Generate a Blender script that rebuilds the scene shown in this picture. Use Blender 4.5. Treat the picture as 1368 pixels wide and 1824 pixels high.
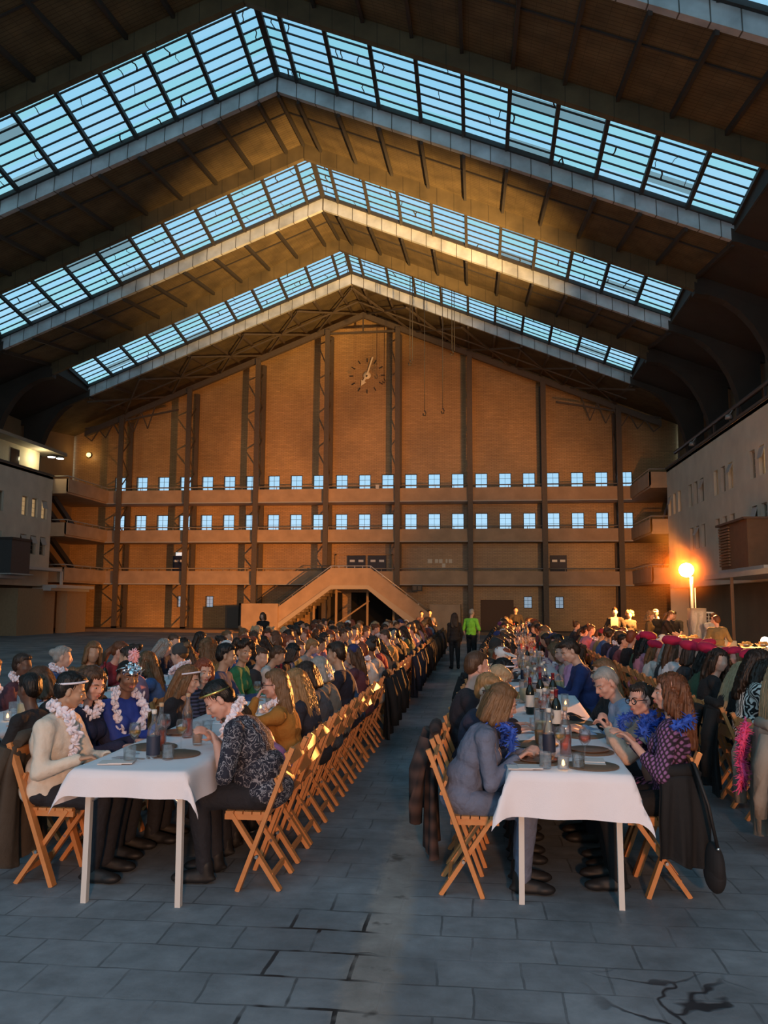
import bpy, bmesh, math, random
import numpy as np
from mathutils import Vector, Matrix, Euler
for o in list(bpy.data.objects): bpy.data.objects.remove(o)
SC = bpy.context.scene
COL = SC.collection
PI = math.pi
rnd = random.Random(7)

# ------------------------------------------------------------------ camera
cd = bpy.data.cameras.new('camera'); cam = bpy.data.objects.new('camera', cd); COL.objects.link(cam)
YAW, PITCH, ROLL = .1097, .1101, .0054
cy, sy, cp, sp = math.cos(YAW), math.sin(YAW), math.cos(PITCH), math.sin(PITCH)
vR = Vector((cy, sy, 0)); vF = Vector((-sy*cp, cy*cp, sp)); vU = Vector((sy*sp, -cy*sp, cp))
cR = vR*math.cos(ROLL) + vU*math.sin(ROLL); cU = vU*math.cos(ROLL) - vR*math.sin(ROLL)
m = Matrix((cR, cU, -vF)).transposed().to_4x4(); m.translation = (0, 0, 1.72)
cam.matrix_world = m
cd.sensor_fit = 'HORIZONTAL'; cd.sensor_width = 36; cd.lens = 36*1473.7/1368
cd.clip_start = .05; cd.clip_end = 300
SC.camera = cam
SC.view_settings.view_transform = 'Standard'; SC.view_settings.look = 'None'
SC.view_settings.gamma = 1; SC.view_settings.use_curve_mapping = False
SC.view_settings.exposure = 0.0
SC.cycles.max_bounces = 8; SC.cycles.transparent_max_bounces = 24
SC.cycles.sample_clamp_indirect = 4.0
SC.cycles.use_denoising = True

# ------------------------------------------------------------------ sky
W = bpy.data.worlds.new('dusk_sky'); SC.world = W; W.use_nodes = True
nt = W.node_tree; nt.nodes.clear()
out = nt.nodes.new('ShaderNodeOutputWorld'); bg = nt.nodes.new('ShaderNodeBackground')
tc = nt.nodes.new('ShaderNodeTexCoord'); sx = nt.nodes.new('ShaderNodeSeparateXYZ')
rp = nt.nodes.new('ShaderNodeValToRGB')
rp.color_ramp.elements[0].position = 0.0; rp.color_ramp.elements[0].color = (.62, .80, .92, 1)
rp.color_ramp.elements[1].position = .75; rp.color_ramp.elements[1].color = (.26, .54, .73, 1)
e = rp.color_ramp.elements.new(.22); e.color = (.40, .68, .85, 1)
nt.links.new(tc.outputs['Generated'], sx.inputs[0]); nt.links.new(sx.outputs['Z'], rp.inputs[0])
nt.links.new(rp.outputs[0], bg.inputs[0]); bg.inputs[1].default_value = 1.22
nt.links.new(bg.outputs[0], out.inputs[0])

# ------------------------------------------------------------------ lamps of the hall
def spot(name, loc, aim, power, col, cone, blend=.5, rad=.15):
    l = bpy.data.lights.new(name, 'SPOT'); l.energy = power; l.color = col
    l.spot_size = math.radians(cone); l.spot_blend = blend; l.shadow_soft_size = rad
    o = bpy.data.objects.new(name, l); COL.objects.link(o); o.location = loc
    o.rotation_euler = (Vector(aim)-Vector(loc)).to_track_quat('-Z', 'Y').to_euler()
    return o
WARM = (1, .47, .13)
spot('gable_floodlight', (8.4, 2.5, 4.6), (-5.5, 50, 5.0), 9500, (1, .50, .17), 44, 1, .3)
spot('ridge_floodlight', (5.6, 22.8, 3.0), (-5.6, 36.5, 19), 70000, (1, .57, .19), 50, 1, .2)
spot('pole_floodlight', (5.84, 23.5, 2.75), (-1.2, 9, .6), 21000, (1, .34, .075), 84, .7, .12)
spot('crowd_floodlight', (5.9, 23.3, 2.7), (-3.2, 48, 0.2), 56000, (1, .36, .075), 78, 1, .12)
pl0 = bpy.data.lights.new('floodlight_spill', 'POINT'); pl0.energy = 130; pl0.color = (1, .52, .16); pl0.shadow_soft_size = .1
o_ = bpy.data.objects.new('floodlight_spill', pl0); COL.objects.link(o_); o_.location = (5.75, 23.35, 2.62)
spot('entrance_floodlight', (1.2, -5.0, 2.5), (-.4, 6, .7), 2300, (1, .46, .21), 70, .8, .25)

# ------------------------------------------------------------------ materials
MATS = {}
def nodes(name):
    mt = bpy.data.materials.new(name); mt.use_nodes = True
    n = mt.node_tree.nodes; l = mt.node_tree.links
    return mt, n, l, n['Principled BSDF']
def mat(name, col, rough=.6, metal=0, noise=0, nscale=8, bump=0, bscale=30, spec=.5, emit=None, estr=0, trans=0, objcol=False, bump_stretch=None):
    if name in MATS: return MATS[name]
    mt, n, l, b = nodes(name)
    b.inputs['Base Color'].default_value = (*col, 1); b.inputs['Roughness'].default_value = rough
    b.inputs['Metallic'].default_value = metal; b.inputs['Specular IOR Level'].default_value = spec
    if emit: b.inputs['Emission Color'].default_value = (*emit, 1); b.inputs['Emission Strength'].default_value = estr
    tc = n.new('ShaderNodeTexCoord')
    src = None
    if objcol:
        oi = n.new('ShaderNodeObjectInfo'); src = oi.outputs['Color']; l.new(src, b.inputs['Base Color'])
    if noise:
        nz = n.new('ShaderNodeTexNoise'); nz.inputs['Scale'].default_value = nscale; nz.inputs['Detail'].default_value = 6
        l.new(tc.outputs['Object'], nz.inputs['Vector'])
        mr = n.new('ShaderNodeMapRange'); mr.inputs[3].default_value = 1-noise; mr.inputs[4].default_value = 1+noise
        l.new(nz.outputs['Fac'], mr.inputs[0])
        mx = n.new('ShaderNodeMix'); mx.data_type = 'RGBA'; mx.blend_type = 'MULTIPLY'; mx.inputs[0].default_value = 1
        if src: l.new(src, mx.inputs[6])
        else: mx.inputs[6].default_value = (*col, 1)
        l.new(mr.outputs[0], mx.inputs[7]); l.new(mx.outputs[2], b.inputs['Base Color'])
    if bump:
        nz = n.new('ShaderNodeTexNoise'); nz.inputs['Scale'].default_value = bscale; nz.inputs['Detail'].default_value = 4
        v = tc.outputs['Object']
        if bump_stretch:
            mp = n.new('ShaderNodeMapping'); mp.inputs['Scale'].default_value = bump_stretch; l.new(v, mp.inputs[0]); v = mp.outputs[0]
        l.new(v, nz.inputs['Vector'])
        bp = n.new('ShaderNodeBump'); bp.inputs['Strength'].default_value = bump; bp.inputs['Distance'].default_value = .02
        l.new(nz.outputs['Fac'], bp.inputs['Height']); l.new(bp.outputs[0], b.inputs['Normal'])
    MATS[name] = mt
    return mt

def brick_mat(name, c1, c2, mortar, bw, bh, rough=.5, ms=.012, plane='XZ', bump=.4, big=.25, spec=.5, offset=.5):
    if name in MATS: return MATS[name]
    mt, n, l, b = nodes(name)
    tc = n.new('ShaderNodeTexCoord'); sp_ = n.new('ShaderNodeSeparateXYZ'); cb = n.new('ShaderNodeCombineXYZ')
    l.new(tc.outputs['Object'], sp_.inputs[0])
    l.new(sp_.outputs[plane[0]], cb.inputs[0]); l.new(sp_.outputs[plane[1]], cb.inputs[1])
    br = n.new('ShaderNodeTexBrick'); br.inputs['Scale'].default_value = 1; br.offset = offset
    br.inputs['Brick Width'].default_value = bw; br.inputs['Row Height'].default_value = bh
    br.inputs['Mortar Size'].default_value = ms; br.inputs['Color1'].default_value = (*c1, 1)
    br.inputs['Color2'].default_value = (*c2, 1); br.inputs['Mortar'].default_value = (*mortar, 1)
    l.new(cb.outputs[0], br.inputs['Vector'])
    nz = n.new('ShaderNodeTexNoise'); nz.inputs['Scale'].default_value = .35; nz.inputs['Detail'].default_value = 8
    l.new(tc.outputs['Object'], nz.inputs['Vector'])
    mr = n.new('ShaderNodeMapRange'); mr.inputs[1].default_value = .3; mr.inputs[2].default_value = .7; mr.inputs[3].default_value = 1-big; mr.inputs[4].default_value = 1+big
    l.new(nz.outputs['Fac'], mr.inputs[0])
    mx = n.new('ShaderNodeMix'); mx.data_type = 'RGBA'; mx.blend_type = 'MULTIPLY'; mx.inputs[0].default_value = 1
    l.new(br.outputs['Color'], mx.inputs[6]); l.new(mr.outputs[0], mx.inputs[7]); l.new(mx.outputs[2], b.inputs['Base Color'])
    b.inputs['Roughness'].default_value = rough; b.inputs['Specular IOR Level'].default_value = spec
    n2 = n.new('ShaderNodeTexNoise'); n2.inputs['Scale'].default_value = 9; l.new(tc.outputs['Object'], n2.inputs['Vector'])
    ad = n.new('ShaderNodeMath'); ad.operation = 'SUBTRACT'; l.new(n2.outputs['Fac'], ad.inputs[0]); l.new(br.outputs['Fac'], ad.inputs[1])
    bp = n.new('ShaderNodeBump'); bp.inputs['Strength'].default_value = bump; bp.inputs['Distance'].default_value = .02
    l.new(ad.outputs[0], bp.inputs['Height']); l.new(bp.outputs[0], b.inputs['Normal'])
    MATS[name] = mt
    return mt

def ruled_mat(name, c, line, pitch, w=.06, axis='U', rough=.7, noise=.3, extra=None):
    """concrete or board with dark joints every `pitch` metres along a UV axis; extra = second set of joints on the other axis"""
    if name in MATS: return MATS[name]
    mt, n, l, b = nodes(name)
    uv = n.new('ShaderNodeUVMap'); s_ = n.new('ShaderNodeSeparateXYZ'); l.new(uv.outputs[0], s_.inputs[0])
    def joints(sock, p, ww):
        d = n.new('ShaderNodeMath'); d.operation = 'DIVIDE'; d.inputs[1].default_value = p; l.new(sock, d.inputs[0])
        f = n.new('ShaderNodeMath'); f.operation = 'FRACT'; l.new(d.outputs[0], f.inputs[0])
        g = n.new('ShaderNodeMath'); g.operation = 'LESS_THAN'; g.inputs[1].default_value = ww; l.new(f.outputs[0], g.inputs[0])
        return g.outputs[0]
    a = joints(s_.outputs['X' if axis == 'U' else 'Y'], pitch, w)
    if extra:
        q = joints(s_.outputs['Y' if axis == 'U' else 'X'], extra[0], extra[1])
        mxx = n.new('ShaderNodeMath'); mxx.operation = 'MAXIMUM'; l.new(a, mxx.inputs[0]); l.new(q, mxx.inputs[1]); a = mxx.outputs[0]
    tc = n.new('ShaderNodeTexCoord'); nz = n.new('ShaderNodeTexNoise'); nz.inputs['Scale'].default_value = 1.3; nz.inputs['Detail'].default_value = 8
    l.new(tc.outputs['Object'], nz.inputs['Vector'])
    mr = n.new('ShaderNodeMapRange'); mr.inputs[1].default_value = .3; mr.inputs[2].default_value = .7; mr.inputs[3].default_value = 1-noise; mr.inputs[4].default_value = 1+noise; l.new(nz.outputs['Fac'], mr.inputs[0])
    mx = n.new('ShaderNodeMix'); mx.data_type = 'RGBA'; l.new(a, mx.inputs[0]); mx.inputs[6].default_value = (*c, 1); mx.inputs[7].default_value = (*line, 1)
    m2 = n.new('ShaderNodeMix'); m2.data_type = 'RGBA'; m2.blend_type = 'MULTIPLY'; m2.inputs[0].default_value = 1
    l.new(mx.outputs[2], m2.inputs[6]); l.new(mr.outputs[0], m2.inputs[7]); l.new(m2.outputs[2], b.inputs['Base Color'])
    b.inputs['Roughness'].default_value = rough
    MATS[name] = mt
    return mt

def glass_mat(name, tint=(1, 1, 1), dirt=.06, gloss=.10, dirt_col=(.8, .85, .9), rough=.03, rows=False):
    if name in MATS: return MATS[name]
    mt, n, l, b = nodes(name); n.remove(b); o_ = n['Material Output']
    t = n.new('ShaderNodeBsdfTransparent'); t.inputs[0].default_value = (*tint, 1)
    g = n.new('ShaderNodeBsdfGlossy'); g.inputs['Roughness'].default_value = rough
    d = n.new('ShaderNodeBsdfDiffuse'); d.inputs[0].default_value = (*dirt_col, 1)
    if rows:   # old panes: every strip of glass has its own tint, a few are grey with dirt
        uv = n.new('ShaderNodeUVMap'); br = n.new('ShaderNodeTexBrick'); br.inputs['Scale'].default_value = 1
        br.inputs['Brick Width'].default_value = 1.43; br.inputs['Row Height'].default_value = rows; br.inputs['Mortar Size'].default_value = 0; br.offset = 0
        br.inputs['Color1'].default_value = (0, 0, 0, 1); br.inputs['Color2'].default_value = (1, 1, 1, 1)
        mp = n.new('ShaderNodeMapping'); mp.inputs['Location'].default_value = (.73, 0, 0)
        l.new(uv.outputs[0], mp.inputs[0]); l.new(mp.outputs[0], br.inputs['Vector'])
        cr = n.new('ShaderNodeValToRGB'); cr.color_ramp.interpolation = 'CONSTANT'
        els = cr.color_ramp.elements; els[0].color = (.78, .91, .97, 1); els[1].position = .35; els[1].color = (.74, .93, .88, 1)
        for p, c in ((.6, (.86, .93, .98)), (.86, (.68, .90, .86)), (.95, (.42, .42, .40))):
            e = els.new(p); e.color = (*c, 1)
        l.new(br.outputs['Color'], cr.inputs[0]); l.new(cr.outputs[0], t.inputs[0])
    m1 = n.new('ShaderNodeMixShader'); m1.inputs[0].default_value = dirt; l.new(t.outputs[0], m1.inputs[1]); l.new(d.outputs[0], m1.inputs[2])
    fr = n.new('ShaderNodeFresnel'); fr.inputs[0].default_value = 1.45
    ml = n.new('ShaderNodeMath'); ml.operation = 'MULTIPLY_ADD'; ml.inputs[1].default_value = .5 if not rows else .0; ml.inputs[2].default_value = gloss*.3; l.new(fr.outputs[0], ml.inputs[0])
    m2 = n.new('ShaderNodeMixShader'); l.new(ml.outputs[0], m2.inputs[0]); l.new(m1.outputs[0], m2.inputs[1]); l.new(g.outputs[0], m2.inputs[2])
    l.new(m2.outputs[0], o_.inputs[0])
    MATS[name] = mt
    return mt

wall_tile = brick_mat('yellow_brick', (.50, .31, .135), (.41, .25, .105), (.26, .16, .07), .30, .085, .38, .012, 'XZ', .45, .28)
wing_paint = mat('pale_plaster', (.60, .54, .44), .75, noise=.25, nscale=1.2, bump=.15, bscale=20)
fascia = mat('balcony_plaster', (.42, .285, .18), .7, noise=.34, nscale=1.5)
concrete = ruled_mat('pale_concrete', (.46, .48, .50), (.10, .09, .08), .715, .05)
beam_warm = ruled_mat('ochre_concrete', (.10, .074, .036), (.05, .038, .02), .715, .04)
panel_m = ruled_mat('wood_wool_board', (.115, .082, .038), (.06, .042, .02), .17, .16, 'V', .8, .35, (.357, .03))
dark_steel = mat('dark_steel', (.035, .03, .027), .6, noise=.3)
brown_steel = mat('brown_steel', (.10, .075, .055), .6, noise=.3)
dark_roof = mat('dark_concrete', (.04, .033, .027), .85, noise=.4, nscale=1)  # dark tone of the roof's outer parts and frame feet
edge_c = mat('light_edge', (.42, .40, .38), .7)
navy_door = mat('navy_paint', (.012, .016, .045), .5)
sky_glass = glass_mat('old_roof_glass', rows=.5, dirt=.02)
frost = glass_mat('wired_window_glass', (.74, .86, .96), .06, .05)
frost_old = glass_mat('dusty_window_glass', (.40, .45, .52), .35, .1, (.6, .62, .64))
dim_glass = mat('dark_window_glass', (.02, .025, .03), .08)
lit_glass = mat('lit_window_glass', (.1, .08, .05), .3, emit=(1, .62, .28), estr=.33)
warm_wall = mat('cream_paint', (.62, .55, .38), .7, noise=.1)
wood = mat('orange_beech', (.56, .225, .07), .45, noise=.22, nscale=14, bump=.1, bscale=40, bump_stretch=(1, 1, .15))
steel = mat('bright_steel', (.6, .6, .6), .3, 1)
white_leg = mat('white_enamel', (.62, .60, .56), .45)
cloth_m = mat('white_linen', (.78, .76, .80), .85, noise=.04, bump=.12, bscale=180)

# ------------------------------------------------------------------ mesh helpers
class MB:
    def __init__(s): s.v = []; s.f = []; s.uv = {}; s.mi = []; s.smooth = []
    def poly(s, pts, uvs=None, mi=0, sm=False):
        b = len(s.v); s.v += [tuple(p) for p in pts]; s.f.append(tuple(range(b, b+len(pts))))
        if uvs: s.uv[len(s.f)-1] = uvs
        s.mi.append(mi); s.smooth.append(sm)
    def add(s, vs, fs, mi=0, sm=False, M=None):
        b = len(s.v)
        if M is not None: vs = [tuple(M @ Vector(p)) for p in vs]
        s.v += [tuple(p) for p in vs]
        for f in fs: s.f.append(tuple(i+b for i in f)); s.mi.append(mi); s.smooth.append(sm)
    def box(s, x0, x1, y0, y1, z0, z1, mi=0, M=None):
        vs = [(x, y, z) for z in (z0, z1) for y in (y0, y1) for x in (x0, x1)]
        s.add(vs, [(0, 2, 3, 1), (4, 5, 7, 6), (0, 1, 5, 4), (2, 6, 7, 3), (0, 4, 6, 2), (1, 3, 7, 5)], mi, False, M)
    def bar(s, p0, p1, w, h, up=(0, 0, 1), mi=0):
        p0, p1 = Vector(p0), Vector(p1); d = p1-p0; L = d.length; d.normalize()
        x = d.cross(Vector(up)); 
        if x.length < 1e-4: x = d.cross(Vector((0, 1, 0)))
        x.normalize(); z = x.cross(d)
        vs = [tuple(p0+d*(L*t)+x*(w/2*a)+z*(h/2*b)) for t in (0, 1) for b in (-1, 1) for a in (-1, 1)]
        s.add(vs, [(0, 1, 3, 2), (4, 6, 7, 5), (0, 4, 5, 1), (2, 3, 7, 6), (0, 2, 6, 4), (1, 5, 7, 3)], mi)
    def tube(s, pts, r, n=8, mi=0, caps=True):
        pts = [Vector(p) for p in pts]; rs = r if isinstance(r, (list, tuple)) else [r]*len(pts); b = len(s.v)
        for i, p in enumerate(pts):
            d = (pts[min(i+1, len(pts)-1)]-pts[max(i-1, 0)]).normalized()
            x = d.cross(Vector((0, 0, 1)))
            if x.length < 1e-3: x = Vector((1, 0, 0))
            x.normalize(); y = d.cross(x)
            for k in range(n):
                a = 2*PI*k/n; s.v.append(tuple(p+x*(rs[i]*math.cos(a))+y*(rs[i]*math.sin(a))))
        for i in range(len(pts)-1):
            for k in range(n):
                s.f.append((b+i*n+k, b+i*n+(k+1) % n, b+(i+1)*n+(k+1) % n, b+(i+1)*n+k)); s.mi.append(mi); s.smooth.append(True)
        if caps:
            e = b+(len(pts)-1)*n
            s.f.append(tuple(b+k for k in range(n))[::-1]); s.f.append(tuple(e+k for k in range(n))); s.mi += [mi, mi]; s.smooth += [False, False]
    def lathe(s, prof, c=(0, 0, 0), n=16, mi=0):
        b = len(s.v)
        for r, z in prof:
            for k in range(n):
                a = 2*PI*k/n; s.v.append((c[0]+r*math.cos(a), c[1]+r*math.sin(a), c[2]+z))
        for i in range(len(prof)-1):
            for k in range(n):
                s.f.append((b+i*n+k, b+i*n+(k+1) % n, b+(i+1)*n+(k+1) % n, b+(i+1)*n+k)); s.mi.append(mi); s.smooth.append(True)
        e = b+(len(prof)-1)*n
        s.f.append(tuple(b+k for k in range(n))[::-1]); s.f.append(tuple(e+k for k in range(n))); s.mi += [mi, mi]; s.smooth += [False, False]
    def mesh(s, name, *mats):
        me = bpy.data.meshes.new(name); me.from_pydata(s.v, [], s.f); 
        for mm in mats: me.materials.append(mm)
        me.polygons.foreach_set('material_index', s.mi); me.polygons.foreach_set('use_smooth', s.smooth)
        if s.uv:
            ul = me.uv_layers.new(name='UVMap')
            for fi, uvs in s.uv.items():
                for k, li in enumerate(me.polygons[fi].loop_indices): ul.data[li].uv = uvs[k]
        me.update()
        return me
    def obj(s, name, *mats, parent=None, loc=None):
        return put(name, s.mesh(name, *mats), parent, loc)
def put(name, me, parent=None, loc=None, rz=None, M=None):
    o = bpy.data.objects.new(name, me); COL.objects.link(o)
    if parent: o.parent = parent
    if loc is not None: o.location = loc
    if rz is not None: o.rotation_euler = (0, 0, rz)
    if M is not None: o.matrix_basis = M
    return o
def tag(o, label, cat=None, group=None, kind=None):
    o['label'] = label
    if cat: o['category'] = cat
    if group: o['group'] = group
    if kind: o['kind'] = kind
    return o
def struct(o, label): return tag(o, label, None, None, 'structure')
def empty(name, loc, rz=0):
    o = bpy.data.objects.new(name, None); COL.objects.link(o); o.location = loc; o.rotation_euler = (0, 0, rz); o.empty_display_size = .1
    return o
ORD = ('first second third fourth fifth sixth seventh eighth ninth tenth eleventh twelfth thirteenth fourteenth fifteenth sixteenth seventeenth eighteenth nineteenth twentieth '
       'twenty-first twenty-second twenty-third twenty-fourth twenty-fifth twenty-sixth twenty-seventh twenty-eighth twenty-ninth thirtieth thirty-first thirty-second thirty-third thirty-fourth thirty-fifth thirty-sixth thirty-seventh thirty-eighth thirty-ninth fortieth forty-first forty-second forty-third forty-fourth forty-fifth forty-sixth forty-seventh forty-eighth').split()
def wall_grid(mb, u0, u1, z0, z1, holes, place, depth, nrm):
    """a wall sheet in (u,z) with rectangular holes and their reveals; place(u,z,d) gives the point"""
    us = sorted({u0, u1, *[h[0] for h in holes], *[h[1] for h in holes]}); zs = sorted({z0, z1, *[h[2] for h in holes], *[h[3] for h in holes]})
    for i in range(len(us)-1):
        for j in range(len(zs)-1):
            a, b, c, d = us[i], us[i+1], zs[j], zs[j+1]; mu, mz = (a+b)/2, (c+d)/2
            if any(h[0] < mu < h[1] and h[2] < mz < h[3] for h in holes): continue
            for dd in (0, depth): mb.poly([place(a, c, dd), place(b, c, dd), place(b, d, dd), place(a, d, dd)])
    for a, b, c, d in holes:
        q = [(a, c), (b, c), (b, d), (a, d)]
        for k in range(4):
            p, r = q[k], q[(k+1) % 4]; mb.poly([place(*p, 0), place(*r, 0), place(*r, depth), place(*p, depth)])
WN = [0]
def window(place, u0, u1, z0, z1, glass, frame_m, label, nu=2, nz=3, fw=.05, d=.1, t=.05, mw=.007):
    WN[0] += 1
    f = MB(); q = lambda a, b, c, e, dd0, dd1: f.add([place(u, z, y) for z in (c, e) for y in (dd0, dd1) for u in (a, b)], [(0, 2, 3, 1), (4, 5, 7, 6), (0, 1, 5, 4), (2, 6, 7, 3), (0, 4, 6, 2), (1, 3, 7, 5)])
    q(u0, u0+fw, z0, z1, d-t, d+t); q(u1-fw, u1, z0, z1, d-t, d+t); q(u0, u1, z0, z0+fw, d-t, d+t); q(u0, u1, z1-fw, z1, d-t, d+t)
    for i in range(1, nu): uu = u0+(u1-u0)*i/nu; q(uu-mw, uu+mw, z0, z1, d-.02, d+.02)
    for i in range(1, nz): zz = z0+(z1-z0)*i/nz; q(u0, u1, zz-mw, zz+mw, d-.02, d+.02)
    o = f.obj('window_%d' % WN[0], frame_m); struct(o, label)
    p = MB(); p.poly([place(u0+.01, z0+.01, d), place(u1-.01, z0+.01, d), place(u1-.01, z1-.01, d), place(u0+.01, z1-.01, d)])
    p.obj('pane', glass, parent=o)
    return o
# ------------------------------------------------------------------ floor
def floor_material():
    mt, n, l, b = nodes('worn_pavers')
    tc = n.new('ShaderNodeTexCoord')
    br = n.new('ShaderNodeTexBrick'); br.inputs['Scale'].default_value = 1; br.inputs['Brick Width'].default_value = .40; br.inputs['Row Height'].default_value = .285
    br.inputs['Mortar Size'].default_value = .007; br.inputs['Mortar Smooth'].default_value = .3; br.offset = .42
    br.inputs['Color1'].default_value = (.20, .23, .255, 1); br.inputs['Color2'].default_value = (.165, .19, .212, 1); br.inputs['Mortar'].default_value = (.10, .115, .128, 1)
    nz0 = n.new('ShaderNodeTexNoise'); nz0.inputs['Scale'].default_value = 2.2; nz0.inputs['Detail'].default_value = 3
    vm = n.new('ShaderNodeVectorMath'); vm.operation = 'SCALE'; vm.inputs['Scale'].default_value = .05
    va = n.new('ShaderNodeVectorMath'); va.operation = 'ADD'
    l.new(tc.outputs['Object'], nz0.inputs['Vector']); l.new(nz0.outputs['Color'], vm.inputs[0]); l.new(tc.outputs['Object'], va.inputs[0]); l.new(vm.outputs[0], va.inputs[1]); l.new(va.outputs[0], br.inputs['Vector'])
    def mixm(a, bsock, fac, mode='MULTIPLY'):
        mx = n.new('ShaderNodeMix'); mx.data_type = 'RGBA'; mx.blend_type = mode
        if isinstance(fac, float): mx.inputs[0].default_value = fac
        else: l.new(fac, mx.inputs[0])
        if isinstance(a, tuple): mx.inputs[6].default_value = a
        else: l.new(a, mx.inputs[6])
        if isinstance(bsock, tuple): mx.inputs[7].default_value = bsock
        else: l.new(bsock, mx.inputs[7])
        return mx.outputs[2]
    def noise(scale, lo, hi, o0, o1, detail=8, rough=.6):
        z = n.new('ShaderNodeTexNoise'); z.inputs['Scale'].default_value = scale; z.inputs['Detail'].default_value = detail; z.inputs['Roughness'].default_value = rough
        l.new(tc.outputs['Object'], z.inputs['Vector'])
        r = n.new('ShaderNodeMapRange'); r.inputs[1].default_value = lo; r.inputs[2].default_value = hi; r.inputs[3].default_value = o0; r.inputs[4].default_value = o1; l.new(z.outputs['Fac'], r.inputs[0])
        return r.outputs[0], z.outputs['Fac']
    big, _ = noise(.75, .3, .7, .55, 1.35)
    fine, fineraw = noise(7, .3, .7, .8, 1.15)
    # joints that have silted up are hidden in patches
    silt, _ = noise(1.1, .45, .6, 0, 1)
    c = mixm(br.outputs['Color'], (.182, .207, .23, 1), silt, 'MIX')
    # open, broken joints in a few places
    sp_ = n.new('ShaderNodeSeparateXYZ'); l.new(tc.outputs['Object'], sp_.inputs[0])
    def band(sock, centre, half):
        s1 = n.new('ShaderNodeMath'); s1.operation = 'SUBTRACT'; s1.inputs[1].default_value = centre; l.new(sock, s1.inputs[0])
        a1 = n.new('ShaderNodeMath'); a1.operation = 'ABSOLUTE'; l.new(s1.outputs[0], a1.inputs[0])
        r = n.new('ShaderNodeMapRange'); r.inputs[1].default_value = half*.7; r.inputs[2].default_value = half*1.3; r.inputs[3].default_value = 1; r.inputs[4].default_value = 0; l.new(a1.outputs[0], r.inputs[0])
        return r.outputs[0]
    nx = n.new('ShaderNodeMath'); nx.operation = 'MULTIPLY_ADD'; nx.inputs[1].default_value = .18; l.new(fineraw, nx.inputs[0]); l.new(sp_.outputs['X'], nx.inputs[2])
    strip = band(nx.outputs[0], -.40, .12)
    c = mixm(c, (.27, .262, .25, 1), strip, 'MIX')
    def mul(a, bb):
        q = n.new('ShaderNodeMath'); q.operation = 'MULTIPLY'; l.new(a, q.inputs[0]); l.new(bb, q.inputs[1]); return q.outputs[0]
    gap = n.new('ShaderNodeMath'); gap.operation = 'GREATER_THAN'; gap.inputs[1].default_value = .35; l.new(br.outputs['Fac'], gap.inputs[0])
    br2 = n.new('ShaderNodeTexBrick'); br2.inputs['Scale'].default_value = 1; br2.inputs['Brick Width'].default_value = .40; br2.inputs['Row Height'].default_value = .285; br2.inputs['Mortar Size'].default_value = .011; br2.offset = .42
    l.new(va.outputs[0], br2.inputs['Vector'])
    area = mul(band(sp_.outputs['X'], -.78, .26), band(sp_.outputs['Y'], 4.1, .75))
    brk, _ = noise(3.3, .40, .50, 0, 1, 2)
    wid = mul(mul(br2.outputs['Fac'], area), brk)
    c = mixm(c, (.02, .02, .022, 1), wid, 'MIX')
    # hairline cracks running along the worn strip and on the right
    vo = n.new('ShaderNodeTexVoronoi'); vo.feature = 'DISTANCE_TO_EDGE'; vo.inputs['Scale'].default_value = 2.3
    vw = n.new('ShaderNodeVectorMath'); vw.operation = 'SCALE'; vw.inputs['Scale'].default_value = .55
    vb = n.new('ShaderNodeVectorMath'); vb.operation = 'ADD'; l.new(nz0.outputs['Color'], vw.inputs[0]); l.new(tc.outputs['Object'], vb.inputs[0]); l.new(vw.outputs[0], vb.inputs[1]); l.new(vb.outputs[0], vo.inputs['Vector'])
    lt = n.new('ShaderNodeMapRange'); lt.inputs[1].default_value = .010; lt.inputs[2].default_value = .032; lt.inputs[3].default_value = 1; lt.inputs[4].default_value = 0; l.new(vo.outputs['Distance'], lt.inputs[0])
    cm, _ = noise(.9, .56, .62, 0, 1, 2)
    near = band(sp_.outputs['Y'], 4.2, 2.0)
    crk = n.new('ShaderNodeMath'); crk.operation = 'MAXIMUM'; l.new(mul(mul(strip, cm), near), crk.inputs[0]); l.new(mul(band(sp_.outputs['X'], .86, .30), band(sp_.outputs['Y'], 3.85, .34)), crk.inputs[1])
    crack = mul(lt.outputs[0], crk.outputs[0])
    c = mixm(c, (.035, .035, .04, 1), crack, 'MIX')
    pot, _ = noise(4.2, .62, .70, 0, 1, 3)
    c = mixm(c, (.07, .065, .06, 1), mul(mul(pot, strip), near), 'MIX')
    c = mixm(c, big, 1.0); c = mixm(c, fine, 1.0)
    l.new(c, b.inputs['Base Color'])
    rg, _ = noise(.8, .35, .65, .42, .8); l.new(rg, b.inputs['Roughness']); b.inputs['Specular IOR Level'].default_value = .25
    h = n.new('ShaderNodeMath'); h.operation = 'SUBTRACT'; l.new(fineraw, h.inputs[0]); l.new(br.outputs['Fac'], h.inputs[1])
    h2 = n.new('ShaderNodeMath'); h2.operation = 'SUBTRACT'; l.new(h.outputs[0], h2.inputs[0]); l.new(crack, h2.inputs[1])
    bp = n.new('ShaderNodeBump'); bp.inputs['Strength'].default_value = .2; bp.inputs['Distance'].default_value = .02; l.new(h2.outputs[0], bp.inputs['Height']); l.new(bp.outputs[0], b.inputs['Normal'])
    return mt
XL, XR, YB, YE = -23.42, 9.85, -10.0, 50.1          # wing faces, rear end, gable wall
RX, ZR, SL = -6.7, 19.33, .405                     # ridge line and roof pitch
SN = math.sqrt(1+SL*SL)
f = MB(); f.box(-26.5, 13.2, YB, 51, -.2, 0)
struct(f.obj('floor', floor_material()), 'worn grey paved floor of the hall')
f = MB(); f.box(-26.3, 13.0, 46.6, 50.1, 0.001, .16); f.box(-26.3, 13.0, 46.45, 46.62, .001, .13)
struct(f.obj('trim_1', mat('brick_kerb', (.20, .13, .08), .8, noise=.35, nscale=3)), 'low brick kerb along the foot of the end wall')

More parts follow.
